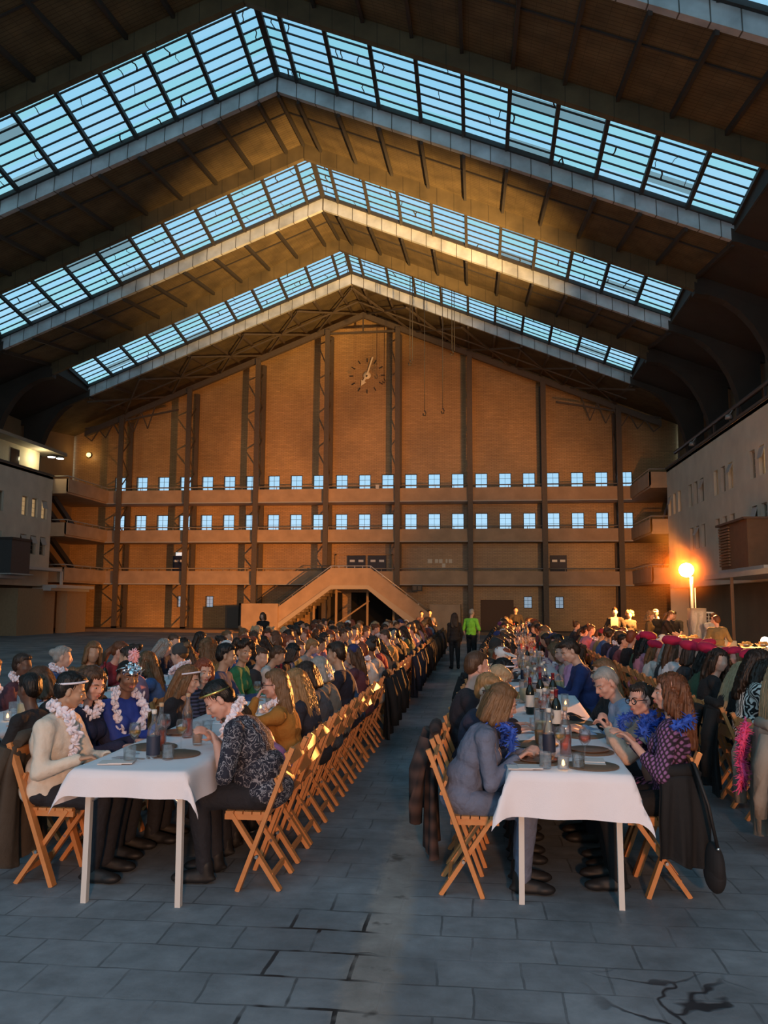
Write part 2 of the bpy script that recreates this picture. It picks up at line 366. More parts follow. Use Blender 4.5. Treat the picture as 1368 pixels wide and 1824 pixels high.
# ------------------------------------------------------------------ gable end wall
W0, WP = -22.42, 1.4275
holes = [(W0+WP*k-.37, W0+WP*k+.37, z0, z1) for k in range(23) for z0, z1 in ((6.2, 7.18), (8.62, 9.62))]
gh = [(-18.45, -17.95, 1.42, 2.12), (-16.62, -16.12, 1.42, 2.12), (2.87, 3.37, 1.48, 2.18), (4.71, 5.21, 1.48, 2.18)]
pl = lambda u, z, d: (u, YE+d, z)
g = MB(); wall_grid(g, -26.3, 13.0, 0, 11.2, holes+gh, pl, .3, None)
for yy in (YE, YE+.3):
    g.poly([(-26.3, yy, 11.2), (13.0, yy, 11.2), (13.0, yy, 12.45), (RX, yy, 20.43), (-26.3, yy, 12.49)])
struct(g.obj('wall_end', wall_tile), 'yellow brick gable wall at the far end of the hall')
for k in range(23):
    for r, (z0, z1) in enumerate(((6.2, 7.18), (8.62, 9.62))):
        window(pl, W0+WP*k-.37, W0+WP*k+.37, z0, z1, frost, dark_steel, 'daylit end wall window, %s from the left end of the %s row' % (ORD[k], ('lower', 'upper')[r]), 2, 3, .036, .04)
for i, hh in enumerate(gh):
    window(pl, *hh, frost_old, dark_steel, 'small dusty ground floor window, %s along the end wall' % ORD[i], 2, 3, .035, .04)

# ------------------------------------------------------------------ roof: transverse beams, board ceilings and roof lights
def rpt(s, u, y, dz): return (RX+s*u, y, ZR-SL*u+dz)
UMAX = 15.0; RIBS = [.7+1.43*k for k in range(11)]
def extr(mb, s, prof, u0, u1, mi=0, closed=True):
    """extrude a (y,dz) profile along the roof slope; uv = metres along the slope, metres around the profile"""
    n = len(prof); acc = 0
    for i in range(n if closed else n-1):
        a, b = prof[i], prof[(i+1) % n]; L = math.hypot(b[0]-a[0], b[1]-a[1])
        mb.poly([rpt(s, u0, *a), rpt(s, u1, *a), rpt(s, u1, *b), rpt(s, u0, *b)], [(u0*SN, acc), (u1*SN, acc), (u1*SN, acc+L), (u0*SN, acc+L)], mi); acc += L
    if closed:
        for u in (u0, u1): mb.poly([rpt(s, u, *p) for p in prof], [(0, 0)]*n, mi)
BAYS = [.3, 9.0, 17.7, 26.4, 35.1, 43.8]
SKY = []
for bi, Y0 in enumerate(BAYS):
    last = bi == len(BAYS)-1
    for s, sd in ((-1, 'left'), (1, 'right')):
        if Y0 > 5:
            m_ = MB(); extr(m_, s, [(Y0-.10, 0), (Y0-.06, .62), (Y0-.06, .68), (Y0+.16, .68), (Y0+.16, .04)], 0, UMAX)
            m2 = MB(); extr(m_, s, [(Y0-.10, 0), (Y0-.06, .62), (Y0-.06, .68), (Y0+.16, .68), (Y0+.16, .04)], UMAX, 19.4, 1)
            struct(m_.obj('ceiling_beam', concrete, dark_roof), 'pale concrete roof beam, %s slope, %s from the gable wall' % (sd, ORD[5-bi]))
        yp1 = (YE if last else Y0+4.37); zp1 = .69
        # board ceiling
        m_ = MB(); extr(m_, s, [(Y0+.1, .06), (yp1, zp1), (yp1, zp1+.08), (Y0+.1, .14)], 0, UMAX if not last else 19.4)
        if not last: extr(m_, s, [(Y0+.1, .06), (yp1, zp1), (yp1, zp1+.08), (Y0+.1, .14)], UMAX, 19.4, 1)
        c_ = struct(m_.obj('ceiling', panel_m, dark_roof), 'brown board ceiling strip, %s slope, %s from the gable wall' % (sd, ORD[5-bi]))
        r_ = MB()
        for u in ([0] if s == 1 else [])+RIBS:
            r_.poly([]) if 0 else None
            a0, a1 = Vector(rpt(s, u, Y0+.12, .0)), Vector(rpt(s, u, yp1, zp1-.06)); r_.bar(a0, a1, .10, .16)
        yl = Y0+1.5; zl = .06+(zp1-.06)*1.4/4.27
        extr(r_, s, [(yl, zl-.05), (yl+.06, zl-.05), (yl+.06, zl+.02), (yl, zl+.02)], 0, UMAX)
        r_.obj('purlin', brown_steel if last else dark_steel, parent=c_)
        if last: continue
        # downstand beam at the far edge of the ceiling
        y1 = Y0+4.37
        m_ = MB(); pr = [(y1, .70), (y1+.03, .10), (y1+.26, .10), (y1+.26, 1.15), (y1, 1.15)]
        extr(m_, s, pr, 0, UMAX); extr(m_, s, pr, UMAX, 19.4, 1)
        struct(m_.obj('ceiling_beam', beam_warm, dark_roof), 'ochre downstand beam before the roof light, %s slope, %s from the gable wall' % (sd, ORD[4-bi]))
        # roof light
        ya, yb = y1+.26, Y0+8.7-.08
        gz = lambda y: .64+.16*(yb-y)
        WN[0] += 1
        fr = MB(); gp = MB()
        L = math.hypot(yb-ya, gz(ya)-gz(yb))
        ub = [0]+RIBS
        for i in range(len(ub)-1):
            gp.poly([rpt(s, ub[i], ya, gz(ya)+.03), rpt(s, ub[i+1], ya, gz(ya)+.03), rpt(s, ub[i+1], yb, gz(yb)+.03), rpt(s, ub[i], yb, gz(yb)+.03)],
                    [(ub[i], 0), (ub[i+1], 0), (ub[i+1], L), (ub[i], L)])
        NR = 10
        for u in ([0] if s == 1 else [])+RIBS:
            w = .20 if u in (0,) else .125
            fr.bar(rpt(s, u, ya, gz(ya)-.07), rpt(s, u, yb, gz(yb)-.04), w, .14)
        for j in range(1, NR):
            y = ya+(yb-ya)*j/NR; extr(fr, s, [(y-.027, gz(y)+.0), (y+.027, gz(y)+.0), (y+.027, gz(y)+.045), (y-.027, gz(y)+.045)], 0, RIBS[-1])
        for y in (ya+.03, yb-.05): extr(fr, s, [(y-.05, gz(y)-.10), (y+.05, gz(y)-.10), (y+.05, gz(y)+.06), (y-.05, gz(y)+.06)], 0, RIBS[-1])
        o = fr.obj('window_%d' % WN[0], dark_steel); struct(o, 'blue roof light of glass strips, %s slope, %s from the gable wall' % (sd, ORD[4-bi]))
        gp.obj('pane', sky_glass, parent=o)
        # slipped and cracked glass: short ragged dark edges
        cr = MB(); q = random.Random(bi*7+s)
        for _ in range(34):
            i = q.randrange(10); j = q.randrange(NR); u = ub[i]+q.uniform(.1, .9)*(ub[i+1]-ub[i]); dy = (yb-ya)/NR
            y0_ = ya+dy*j; pts = [rpt(s, u, y0_+.02, gz(y0_)+.01)]
            for t in (.35, .7, 1): u += q.uniform(-.07, .07); yy = y0_+dy*t; pts.append(rpt(s, u, yy, gz(yy)+.01))
            cr.tube(pts, q.choice((.012, .018, .026)), 4)
        cr.obj('cracked_edge', dark_steel, parent=o)
        # closed roof beyond the glazed part
        m_ = MB(); extr(m_, s, [(ya, .35), (yb, .30), (yb, .40), (ya, .45)], RIBS[-1], 19.4); m_.poly([rpt(s, 15.03, ya, .3), rpt(s, 15.03, yb, .3), rpt(s, 15.03, yb, gz(yb)+.2), rpt(s, 15.03, ya, gz(ya)+.2)], [(0, 0)]*4)
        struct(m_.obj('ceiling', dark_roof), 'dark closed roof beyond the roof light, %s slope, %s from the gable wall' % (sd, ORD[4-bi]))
    # haunches where the frame comes down to the side walls
    if Y0 > 5:
        for s, sd, xw in ((-1, 'left', XL-2.0), (1, 'right', XR+2.0)):
            for yo, th in ((Y0-.1, .5),)+(() if last else ((Y0+4.37, .45),)):
                h = MB(); pts = [(14.9, 0)]
                U1 = abs(xw-RX)
                for k in range(9):
                    a = k/8*PI/2; pts.append((14.9+(U1-.75-14.9)*math.sin(a), -SL*14.9-.05-(1-math.cos(a))*4.4))
                zb = 8.4-ZR
                inner = [(RX+s*u, (ZR+dz)) for u, dz in [(14.9, -SL*14.9+.02)]+[(p[0], p[1]) for p in pts[1:]]]
                poly = inner+[(RX+s*(U1-.75), 8.6), (RX+s*U1, 8.6), (RX+s*U1, ZR-SL*U1+.2), (RX+s*14.9, ZR-SL*14.9+.4)]
                n = len(poly)
                h.poly([(x, yo-.0, z) for x, z in poly]); h.poly([(x, yo+th, z) for x, z in poly])
                for k in range(n):
                    a, b = poly[k], poly[(k+1) % n]; h.poly([(a[0], yo, a[1]), (b[0], yo, b[1]), (b[0], yo+th, b[1]), (a[0], yo+th, a[1])])
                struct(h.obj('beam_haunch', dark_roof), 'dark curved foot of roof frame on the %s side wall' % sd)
# truss bracing under the last bay
br = MB()
zz = lambda u, dz: ZR-SL*u+dz
for s in (-1, 1):
    for k in range(5):
        u0, u1 = .02+k*3.03, .02+(k+1)*3.03; dz = -.35
        A0, A1 = (RX+s*u0, 44.0, zz(u0, -.15)), (RX+s*u1, 44.0, zz(u1, -.15)); B0, B1 = (RX+s*u0, 48.9, zz(u0, .1)), (RX+s*u1, 48.9, zz(u1, .1))
        br.bar(A0, B1, .09, .09); br.bar(A1, B0, .09, .09); br.bar((A0[0], 46.4, A0[2]+.1), (A1[0], 46.4, A1[2]+.1), .07, .07)
    extr(br, s, [(48.5, -.25), (48.75, -.25), (48.75, .1), (48.5, .1)], 0, 17.5)
br.bar((-8.85, 48.6, 18.15), (-4.55, 48.6, 18.2), .12, .12); br.bar((RX, 48.6, 18.2), (RX, 48.6, 19.3), .08, .08)
for s in (-1, 1):
    br.bar((RX+s*11.5, 48.6, 13.6), (RX+s*17.5, 48.6, 12.5), .1, .1)
    for k in range(5): u0 = 13+k*.9; br.bar((RX+s*u0, 48.6, zz(u0, -.2)), (RX+s*(u0+.45), 48.6, 13.33-(u0-13)*.2-.9), .06, .06); br.bar((RX+s*(u0+.9), 48.6, zz(u0+.9, -.2)), (RX+s*(u0+.45), 48.6, 13.33-(u0-13)*.2-.9), .06, .06)
struct(br.obj('ceiling_brace', brown_steel), 'dark steel cross bracing under the roof before the gable wall')

# ------------------------------------------------------------------ columns and galleries of the end wall
for k in range(8):
    X = -21.754+4.3013*k; top = ZR-SL*abs(X-RX)-.1
    c = MB(); c.box(X-.15, X+.15, 48.36, 48.5, .16, top); c.box(X-.02, X+.02, 48.5, 48.62, .16, top)
    c.box(X-.13, X+.13, 49.86, 50.0, .16, top); z = .3
    c.box(X-.15, X+.15, 48.36, 49.0, .16, .26)
    i = 0
    while z < top-1: c.bar((X-.06, 48.6 if i % 2 == 0 else 49.88, z), (X-.06, 49.88 if i % 2 == 0 else 48.6, z+1.05), .06, .05); z += 1.05; i += 1
    struct(c.obj('column', brown_steel), 'dark lattice steel column, %s from the left along the end wall' % ORD[k])
LV = [(3.61, 2.79, 'lowest'), (6.10, 5.33, 'middle'), (8.55, 7.72, 'top')]
XBL, XBR, YN = -22.62, 9.06, 43.5
for zt, zb, nm in LV:
    root = empty('gallery_balcony', (-6.7, 48.6, zb)); tag(root, 'plastered gallery balcony of the %s level across the end wall' % nm, 'balcony')
    o = (-6.7, 48.6, zb)
    L = lambda x, y, z: (x-o[0], y-o[1], z-o[2])
    def P_(mb, *a): mb.box(a[0]-o[0], a[1]-o[0], a[2]-o[1], a[3]-o[1], a[4]-o[2], a[5]-o[2])
    b = MB(); P_(b, XBL, XBR, 48.62, 48.74, zb+.1, zt); P_(b, XBL, XBL+.12, YN, 48.7, zb+.1, zt); P_(b, XBR-.12, XBR, YN, 48.7, zb+.1, zt)
    P_(b, XL-.1, XBL+.1, YN, YN+.12, zb+.1, zt); P_(b, XBR-.1, XR+.1, YN, YN+.12, zb+.1, zt)
    b.obj('parapet', fascia, parent=root)
    b = MB(); P_(b, -26.2, 12.9, 48.56, 50.05, zb, zb+.14); P_(b, -26.2, XBL+.05, YN-.06, 48.6, zb, zb+.14); P_(b, XBR-.05, 12.9, YN-.06, 48.6, zb, zb+.14)
    b.obj('slab', fascia, parent=root)
    b = MB(); P_(b, XBL-.05, XBR+.05, 48.5, 48.6, zb, zb+.06)
    b.obj('edge_strip', edge_c, parent=root)
    b = MB(); zr_ = zt+.16
    b.tube([L(XL, YN+.06, zr_), L(XBL+.06, YN+.06, zr_), L(XBL+.06, 48.68, zr_), L(XBR-.06, 48.68, zr_), L(XBR-.06, YN+.06, zr_), L(XR, YN+.06, zr_)], .035, 6)
    x = XBL
    while x < XBR: b.bar(L(x, 48.68, zt), L(x, 48.68, zr_), .03, .03); x += 1.07
    for xx in (XBL+.06, XBR-.06):
        for q in range(5): b.bar(L(xx, YN+.2+q*1.0, zt), L(xx, YN+.2+q*1.0, zr_), .03, .03)
    b.obj('handrail', mat('grey_rail', (.28, .25, .22), .5), parent=root)
# raking brackets of the side galleries
for s, xx in ((-1, -23.9), (1, 10.4)):
    for zt, zb, nm in LV[1:]:
        for dx in (0, .9):
            b = MB(); b.bar((xx+s*dx, 44.4, zb), (xx+s*dx*.9, 47.6, zb-1.9), .22, .3)
            struct(b.obj('beam_brace', dark_steel), 'dark raking brace under the %s gallery, %s side' % (nm, 'left' if s < 0 else 'right'))
# doors of the first gallery
for i, (x0, x1, nm) in enumerate(((-18.75, -17.95, 'behind the second column from the left'), (-7.73, -6.62, 'above the stair, beside its twin'), (-6.45, -5.36, 'above the stair, nearer the clock column'), (4.44, 5.42, 'behind the seventh column from the left'))):
    d = MB(); d.box(x0, x1, 49.96, 50.08, 2.9, 4.62); d.box((x0+x1)/2-.015, (x0+x1)/2+.015, 49.94, 50.0, 2.9, 4.6)
    o = struct(d.obj('door_%d' % (i+1), navy_door), 'navy double door on the lowest gallery, '+nm)
    for q in (.27, .75):
        p = MB(); xc = x0+(x1-x0)*q; p.box(xc-.15, xc+.15, 49.94, 49.97, 4.22, 4.36)
        p.obj('pane', mat('door_glass', (.62, .66, .72), .25), parent=o)
fr = MB(); fr.box(-8.5, -4.95, 49.98, 50.08, 4.64, 4.72); fr.box(-8.5, -8.4, 49.98, 50.08, 2.9, 4.7); fr.box(-5.05, -4.95, 49.98, 50.08, 2.9, 4.7)
struct(fr.obj('trim_2', mat('tan_wood', (.42, .25, .10), .5)), 'timber surround of the two gallery doors above the stair')
tag((lambda b: (b.box(-18.56, -18.14, 49.9, 50.08, 4.62, 4.82), b.obj('exit_light', mat('white_sign', (.75, .8, .8), .4, emit=(.8, .95, 1), estr=.6)))[1])(MB()), 'small lit white sign above the left gallery door', 'sign')
for i, (x, w) in enumerate(((-2.85, .28), (-2.45, .2), (-2.2, .22), (-1.85, .12), (-1.62, .22), (-2.02, .2))):
    b = MB(); z = 4.28 if i < 5 else 4.02; b.box(x-w/2+.15, x+w/2+.15, 50.02, 50.09, z-.12, z+.12)
    tag(b.obj('wall_notice', mat('paper_white', (.8, .76, .66), .7)), 'small white notice on the gallery wall, '+('%s of the upper strip' % ORD[i] if i < 5 else 'hung alone under the strip'), 'notice', 'white notices right of the stair')
b = MB(); b.box(-3.66, -3.06, 48.44, 48.5, 2.44, 2.80); b.box(-3.60, -3.40, 48.42, 48.44, 2.50, 2.74, 1); b.box(-3.32, -3.12, 48.42, 48.44, 2.50, 2.74, 1)
tag(b.obj('hanging_notice', dark_steel, mat('sign_brown', (.16, .11, .07), .6)), 'dark notice board with two pictures hung under the lowest gallery right of the stair', 'notice')
b = MB(); b.box(-5.86, -5.66, 48.55, 48.7, 8.5, 8.76); tag(b.obj('junction_box', mat('pale_box', (.55, .55, .55), .5)), 'small pale box fixed to the top gallery rail', 'box')
# ground floor doorways and niches
for i, (x0, x1, z1, mt_, lab) in enumerate(((-15.25, -14.4, 1.5, mat('grey_board', (.16, .14, .12), .8), 'grey boarded ground floor opening left of the stair'), (-14.4, -13.1, 1.62, mat('opening_shade', (.006, .005, .005), .9), 'black open doorway left of the stair'),  # open doorways are flat panels, their inner darkness painted black
        (.40, 2.2, 1.9, mat('brown_shutter', (.12, .055, .025), .6), 'brown roller door right of the stair'), (-9.6, -8.1, 2.3, mat('opening_shade', (.006, .005, .005), .9), 'dark doorway under the left flight of the stair'), (-7.4, -4.7, 2.3, mat('opening_shade', (.006, .005, .005), .9), 'wide dark opening under the stair landing'))):
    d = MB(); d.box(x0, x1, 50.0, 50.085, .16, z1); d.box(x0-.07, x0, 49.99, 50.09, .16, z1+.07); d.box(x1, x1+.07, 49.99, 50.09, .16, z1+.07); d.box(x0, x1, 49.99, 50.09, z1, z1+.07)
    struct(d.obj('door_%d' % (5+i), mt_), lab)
# ------------------------------------------------------------------ the double stair
root = empty('double_staircase', (-6.9, 46, .16)); tag(root, 'double flight concrete staircase with plastered parapet before the end wall', 'staircase')
def SP(mb, pts, y0, y1):
    pts = [(x+6.9, z-.16) for x, z in pts]; n = len(pts); y0 -= 46; y1 -= 46
    mb.poly([(x, y0, z) for x, z in pts]); mb.poly([(x, y1, z) for x, z in pts][::-1])
    for k in range(n): a, b = pts[k], pts[(k+1) % n]; mb.poly([(a[0], y0, a[1]), (a[0], y1, a[1]), (b[0], y1, b[1]), (b[0], y0, b[1])])
para = [(-11.69, 1.02), (-8.04, 3.68), (-5.81, 3.68), (-2.45, 1.15), (-2.45, .16), (-3.05, .35), (-5.96, 2.52), (-8.02, 2.52), (-11.3, .16), (-11.69, .16)]
b = MB(); SP(b, para[:5]+[(-2.75, .45), (-5.9, 2.72), (-8.06, 2.72), (-11.35, .36), (-11.69, .3)], 45.94, 46.06); b.obj('parapet', fascia, parent=root)
b = MB(); SP(b, [(-11.35, .36), (-8.06, 2.72), (-5.9, 2.72), (-2.75, .45), (-3.05, .16), (-5.96, 2.5), (-8.02, 2.5), (-11.2, .16)], 45.86, 46.02); b.obj('string', mat('pale_string', (.46, .37, .27), .7), parent=root)
b = MB()
for i in range(14):
    t = i/14; x0, x1 = -11.3+3.26*t, -11.3+3.26*(t+1/14); z = .16+2.5*(t+1/14); SP(b, [(x0, z-.2), (x1+.1, z-.2), (x1+.1, z), (x0, z)], 46.06, 48.55)
    x0, x1 = -2.7-3.1*t, -2.7-3.1*(t+1/14); SP(b, [(x1-.1, z-.2), (x0, z-.2), (x0, z), (x1-.1, z)], 46.06, 48.55)
SP(b, [(-8.05, 2.5), (-5.8, 2.5), (-5.8, 2.72), (-8.05, 2.72)], 46.06, 48.6); b.obj('flight', mat('step_concrete', (.25, .19, .13), .8), parent=root)
b = MB(); zoff = .12
b.tube([(x+6.9, .0, z-.16+zoff) for x, z in para[:4]], .035, 6)
for (x0, z0), (x1, z1) in zip(para[:3], para[1:4]):
    for q in range(5): t = q/5; b.bar((x0+(x1-x0)*t+6.9, 0, z0+(z1-z0)*t-.16), (x0+(x1-x0)*t+6.9, 0, z0+(z1-z0)*t-.16+zoff), .03, .03)
b.obj('handrail', mat('bright_rail', (.55, .5, .45), .35, .6), parent=root)
b = MB(); b.box(-13.1+6.9, -11.0+6.9, -.25, -.12, 0, 1.52); b.box(-13.1+6.9, -12.98+6.9, -.12, 2.4, 0, 1.52); b.obj('side_wall', fascia, parent=root)
b = MB(); b.box(-2.5+6.9, -.8+6.9, -.25, -.12, 0, 1.52); b.box(-.92+6.9, -.8+6.9, -.12, 2.4, 0, 1.52); b.obj('side_wall', fascia, parent=root)
tan = mat('tan_post', (.40, .26, .13), .7)
for x in (-10.1, -9.2, -7.9, -6.1, -4.6): b = MB(); b.box(x+6.84, x+6.96, 1.0, 1.12, 0, 2.35 if x > -9 else 1.7-(-9-x)*.7); b.obj('post', tan, parent=root)
b = MB(); b.bar((-8+6.9, 1.05, .3), (-6+6.9, 1.05, 1.7), .08, .08); b.obj('strut', tan, parent=root)

# ------------------------------------------------------------------ clock
root = empty('wall_clock', (-6.62, 50.0, 15.87)); tag(root, 'large wall clock of dark dashes with two cream hands on the gable', 'clock')
for k in range(12):
    a = k*PI/6; b = MB(); r0, r1 = .88, 1.12
    b.bar((r0*math.sin(a), .06, r0*math.cos(a)), (r1*math.sin(a), .06, r1*math.cos(a)), .06, .07, (0, 1, 0)); b.obj('hour_mark', dark_steel, parent=root)
cream = mat('cream_enamel', (.85, .74, .55), .5)
b = MB(); b.lathe([(.24, -.05), (.24, .02), (0.01, .03)], n=24); o = b.obj('hub', cream, parent=root); o.rotation_euler = (PI/2, 0, 0)
b = MB(); b.poly([(-.05, -.04, 0), (.05, -.04, 0), (.03, -.04, 1.0), (-.02, -.04, 1.0)]); b.bar((0, -.05, -.1), (.0, -.05, 1.2), .09, .03, (0, 1, 0)); o = b.obj('minute_hand', cream, parent=root); o.rotation_euler = (0, math.radians(17), 0)
b = MB(); b.bar((0, -.05, 0), (0, -.05, .5), .12, .03, (0, 1, 0)); b.add([(-.17, -.07, .42), (.17, -.07, .42), (0, -.07, .78), (-.17, -.03, .42), (.17, -.03, .42), (0, -.03, .78)], [(0, 1, 2), (3, 5, 4), (0, 2, 5, 3), (1, 4, 5, 2), (0, 3, 4, 1)]); o = b.obj('hour_hand', cream, parent=root); o.rotation_euler = (0, math.radians(208), 0)

# ------------------------------------------------------------------ hanging ropes and hooks
for i, (x, y, z0, lab) in enumerate(((-3.12, 39.6, 13.5, 'short twin rope with a small hook hanging right of the clock column'), (-2.40, 39.6, 10.95, 'long rope with a hook, nearest the clock column of the two long ones'), (-1.51, 39.6, 11.05, 'long rope with a hook, the farther of the two from the clock'), (-1.05, 39.6, 13.95, 'rope with a heavy double hook under the right roof slope'), (-5.4, 48.62, 15.1, 'short rope with a weight hanging above the clock'))):
    zt = ZR-SL*abs(x-RX)+(.12 if y < 45 else -.2)
    root = empty('hanging_rope', (x, y, z0)); tag(root, lab, 'rope')
    b = MB(); b.tube([(0, 0, .1), (0, 0, zt-z0)], .018, 5)
    if i in (0, 3): b.tube([(.12, 0, .1), (.12, 0, zt-z0)], .018, 5)
    b.obj('rope', dark_steel, parent=root)
    b = MB(); b.tube([(0, 0, .15), (.07, 0, .02), (.05, 0, -.1), (-.05, 0, -.1), (-.07, 0, 0)], .035, 6); b.obj('hook', dark_steel, parent=root)

# ------------------------------------------------------------------ side buildings
def wing(s, X, name):
    place = lambda u, z, d: (X+s*d, u, z)
    trip = lambda y0, z0, z1: [(y0+k*.98-.29, y0+k*.98+.29, z0, z1) for k in range(3)]
    groups = [41.0, 37.0, 32.9, 28.4, 24, 19, 14, 9] if s > 0 else [40.75, 36.5, 32, 27, 22, 17]
    hs = []
    for yg in groups: hs += trip(yg, 6.2, 7.22)
    for yg in groups[1 if s > 0 else 0:]: hs += trip(yg, 4.22, 5.22)
    mb = MB(); wall_grid(mb, YB, 43.5, 2.55, 8.7, hs, place, .25, None)
    mb.poly([(X, 43.5, 0), (X+s*3, 43.5, 0), (X+s*3, 43.5, 8.7), (X, 43.5, 8.7)])
    struct(mb.obj('wall_'+name, wing_paint), 'pale plastered side building wall on the %s' % name)
    q = random.Random(3)
    for i, h in enumerate(hs):
        near = h[0] < 25
        lit = h[2] > 5.5 and q.random() < .75
        w = window(place, *h, lit_glass if lit else dim_glass, mat('pale_window_frame', (.36, .30, .22), .6), '%s casement window of the %s side building, %s floor, %s group from the gable' % (ORD[i % 3], name, 'upper' if h[2] > 5.5 else 'lower', ORD[(i//3) % len(groups)]), 1, 4, .05, .16)
        if q.random() < .45:   # a tilted vent sash
            v = MB(); zc = h[3]-.05; a = q.uniform(.25, .5)
            v.add([place(h[0]+.05, zc, -.0), place(h[1]-.05, zc, -.0), place(h[1]-.05, zc-.4*math.cos(a), -.4*math.sin(a)), place(h[0]+.05, zc-.4*math.cos(a), -.4*math.sin(a)),
                   place(h[0]+.05, zc, .03), place(h[1]-.05, zc, .03), place(h[1]-.05, zc-.4*math.cos(a), -.4*math.sin(a)+.03), place(h[0]+.05, zc-.4*math.cos(a), -.4*math.sin(a)+.03)], [(0, 1, 2, 3), (4, 7, 6, 5), (0, 3, 7, 4), (1, 5, 6, 2), (2, 6, 7, 3), (0, 4, 5, 1)])
            v.obj('vent_sash', mat('grey_sash', (.42, .43, .42), .35), parent=w)
    # roof terrace with coping and gutter rail
    t = MB(); x0, x1 = sorted((X-s*.06, X+s*.3)); t.box(x0, x1, YB, 43.5, 8.66, 8.76); x0, x1 = sorted((X, X+s*3.2)); t.box(x0, x1, YB, 43.5, 8.5, 8.64)
    struct(t.obj('trim_%d' % (5+s), mat('dark_coping', (.07, .06, .055), .6)), 'dark coping along the top of the %s side building' % name)
    # ground floor: set back wall, posts, canopy slab
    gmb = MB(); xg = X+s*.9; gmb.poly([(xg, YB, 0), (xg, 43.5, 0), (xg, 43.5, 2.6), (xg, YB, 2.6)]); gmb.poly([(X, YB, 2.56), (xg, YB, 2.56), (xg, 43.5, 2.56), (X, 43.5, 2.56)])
    struct(gmb.obj('wall_ground_'+name, mat('shaded_plaster', (.22, .165, .105), .8, noise=.3, nscale=1)), 'brown ground floor wall under the %s side building' % name)  # darker copy of the plaster, shade put into its colour
    # clerestory wall behind the roof terrace
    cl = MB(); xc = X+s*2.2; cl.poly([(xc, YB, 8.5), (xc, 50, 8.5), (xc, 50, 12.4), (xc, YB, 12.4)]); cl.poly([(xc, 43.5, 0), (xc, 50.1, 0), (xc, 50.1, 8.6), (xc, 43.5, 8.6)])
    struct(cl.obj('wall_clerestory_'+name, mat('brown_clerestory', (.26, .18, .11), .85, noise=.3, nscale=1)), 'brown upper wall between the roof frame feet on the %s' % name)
wing(1, XR, 'right'); wing(-1, XL, 'left')
# right terrace pipe with fittings
b = MB(); b.tube([(XR+.25, 12, 9.38), (XR+.25, 42.6, 9.38)], .09, 8)
y = 14
while y < 43: b.bar((XR+.25, y, 8.7), (XR+.25, y, 9.4), .08, .08); y += 3.1
o = struct(b.obj('trim_7', mat('dull_pipe', (.10, .085, .08), .45, .5)), 'dull pipe rail on posts above the right side building')
for i in range(3):
    b = MB(); b.lathe([(.02, .1), (.13, .05), (.15, -.1), (.02, -.12)], (XR+.05, 27.5+i*5.5, 9.05), 10)
    b.tube([(XR+.05, 27.5+i*5.5, 9.1), (XR+.25, 27.5+i*5.5, 9.36)], .03, 6)
    tag(b.obj('rail_lamp', mat('grey_lampshade', (.35, .33, .32), .4, .4)), 'unlit bell lamp clamped to the right terrace rail, %s from the camera' % ORD[i], 'lamp')
# canopy and louvred cabin on the right
c = MB(); c.box(8.2, XR+.1, 14, 31, 2.62, 2.78); c.box(8.7, XR, 26.2, 30.9, 2.78, 2.95)
struct(c.obj('trim_8', mat('zinc_canopy', (.46, .47, .48), .4, .3, noise=.2, nscale=2)), 'pale zinc canopy along the right side building')
root = empty('louvred_cabin', (9.3, 29.2, 2.95)); tag(root, 'brown louvred timber cabin on the canopy of the right building', 'cabin')
b = MB(); b.box(-.55, .52, -1.45, 1.5, .0, 1.55); b.obj('body', mat('brown_board', (.135, .075, .04), .6, noise=.3, nscale=4), parent=root)
b = MB()
for k in range(14): b.box(-.6, .3, 1.5, 1.56, .12+k*.1, .18+k*.1); b.box(-.62, -.55, .4, 1.5, .12+k*.1, .18+k*.1)
b.obj('louvre', mat('louvre_brown', (.17, .095, .05), .5), parent=root)
b = MB(); b.box(-.68, .53, -1.55, 1.65, 1.55, 1.62); b.obj('roof', mat('cabin_roof', (.10, .06, .04), .6), parent=root)
b = MB(); b.bar((8.25, 27.9, 0), (8.25, 27.9, 2.62), .08, .08); struct(b.obj('column_post', mat('rust_post', (.45, .22, .10), .6)), 'thin rusty post carrying the right canopy')
for i, y in enumerate((27.2, 22.5)):
    b = MB(); b.box(XR+.66, XR+.9, y-1.9, y+1.9, .02, 1.98); b.box(XR+.6, XR+.9, y-2.0, y+2.0, 1.98, 2.08)
    struct(b.obj('door_%d' % (20+i), mat('grey_green_door', (.14, .13, .095), .6, noise=.2)), 'wide dull green sliding door under the right canopy, %s' % ('farther' if i == 0 else 'nearer'))
# left: dark tank, ledge, porch, lit penthouse
root = empty('water_tank', (-22.75, 38.5, 3.02)); tag(root, 'dark metal tank on the ledge of the left building', 'tank')
b = MB(); b.box(-.62, .55, -.85, .85, .06, 1.68); b.obj('body', mat('dark_tank', (.05, .052, .056), .55, noise=.2), parent=root)
b = MB(); b.box(-.66, .6, -.9, .9, 1.68, 1.8); b.obj('lid', dark_steel, parent=root)
b = MB(); b.box(-.66, .7, -1.0, 1.0, -.0, .06); b.obj('tray', edge_c, parent=root)
b = MB(); b.box(XL-.05, XL+.85, 35.5, 39.6, 2.84, 3.0); b.box(XL-.05, XL+.9, 39.6, 43.4, 3.36, 3.5); b.box(XL+.78, XL+.9, 43.3, 43.44, 2.6, 3.5); b.box(XL+.5, XL+1.3, 42.0, 46.4, 2.45, 2.62); b.box(XL-.05, XL+1.0, 42.0, 46.4, 2.3, 2.45)
struct(b.obj('trim_9', mat('grey_ledge', (.50, .48, .46), .6)), 'stepped pale ledge along the left building')
b = MB(); b.box(XL-.9, XL+.55, 39.6, 43.3, 0, 2.4); b.box(XL+.3, XL+.9, 44.0, 46.3, 0, 2.3)
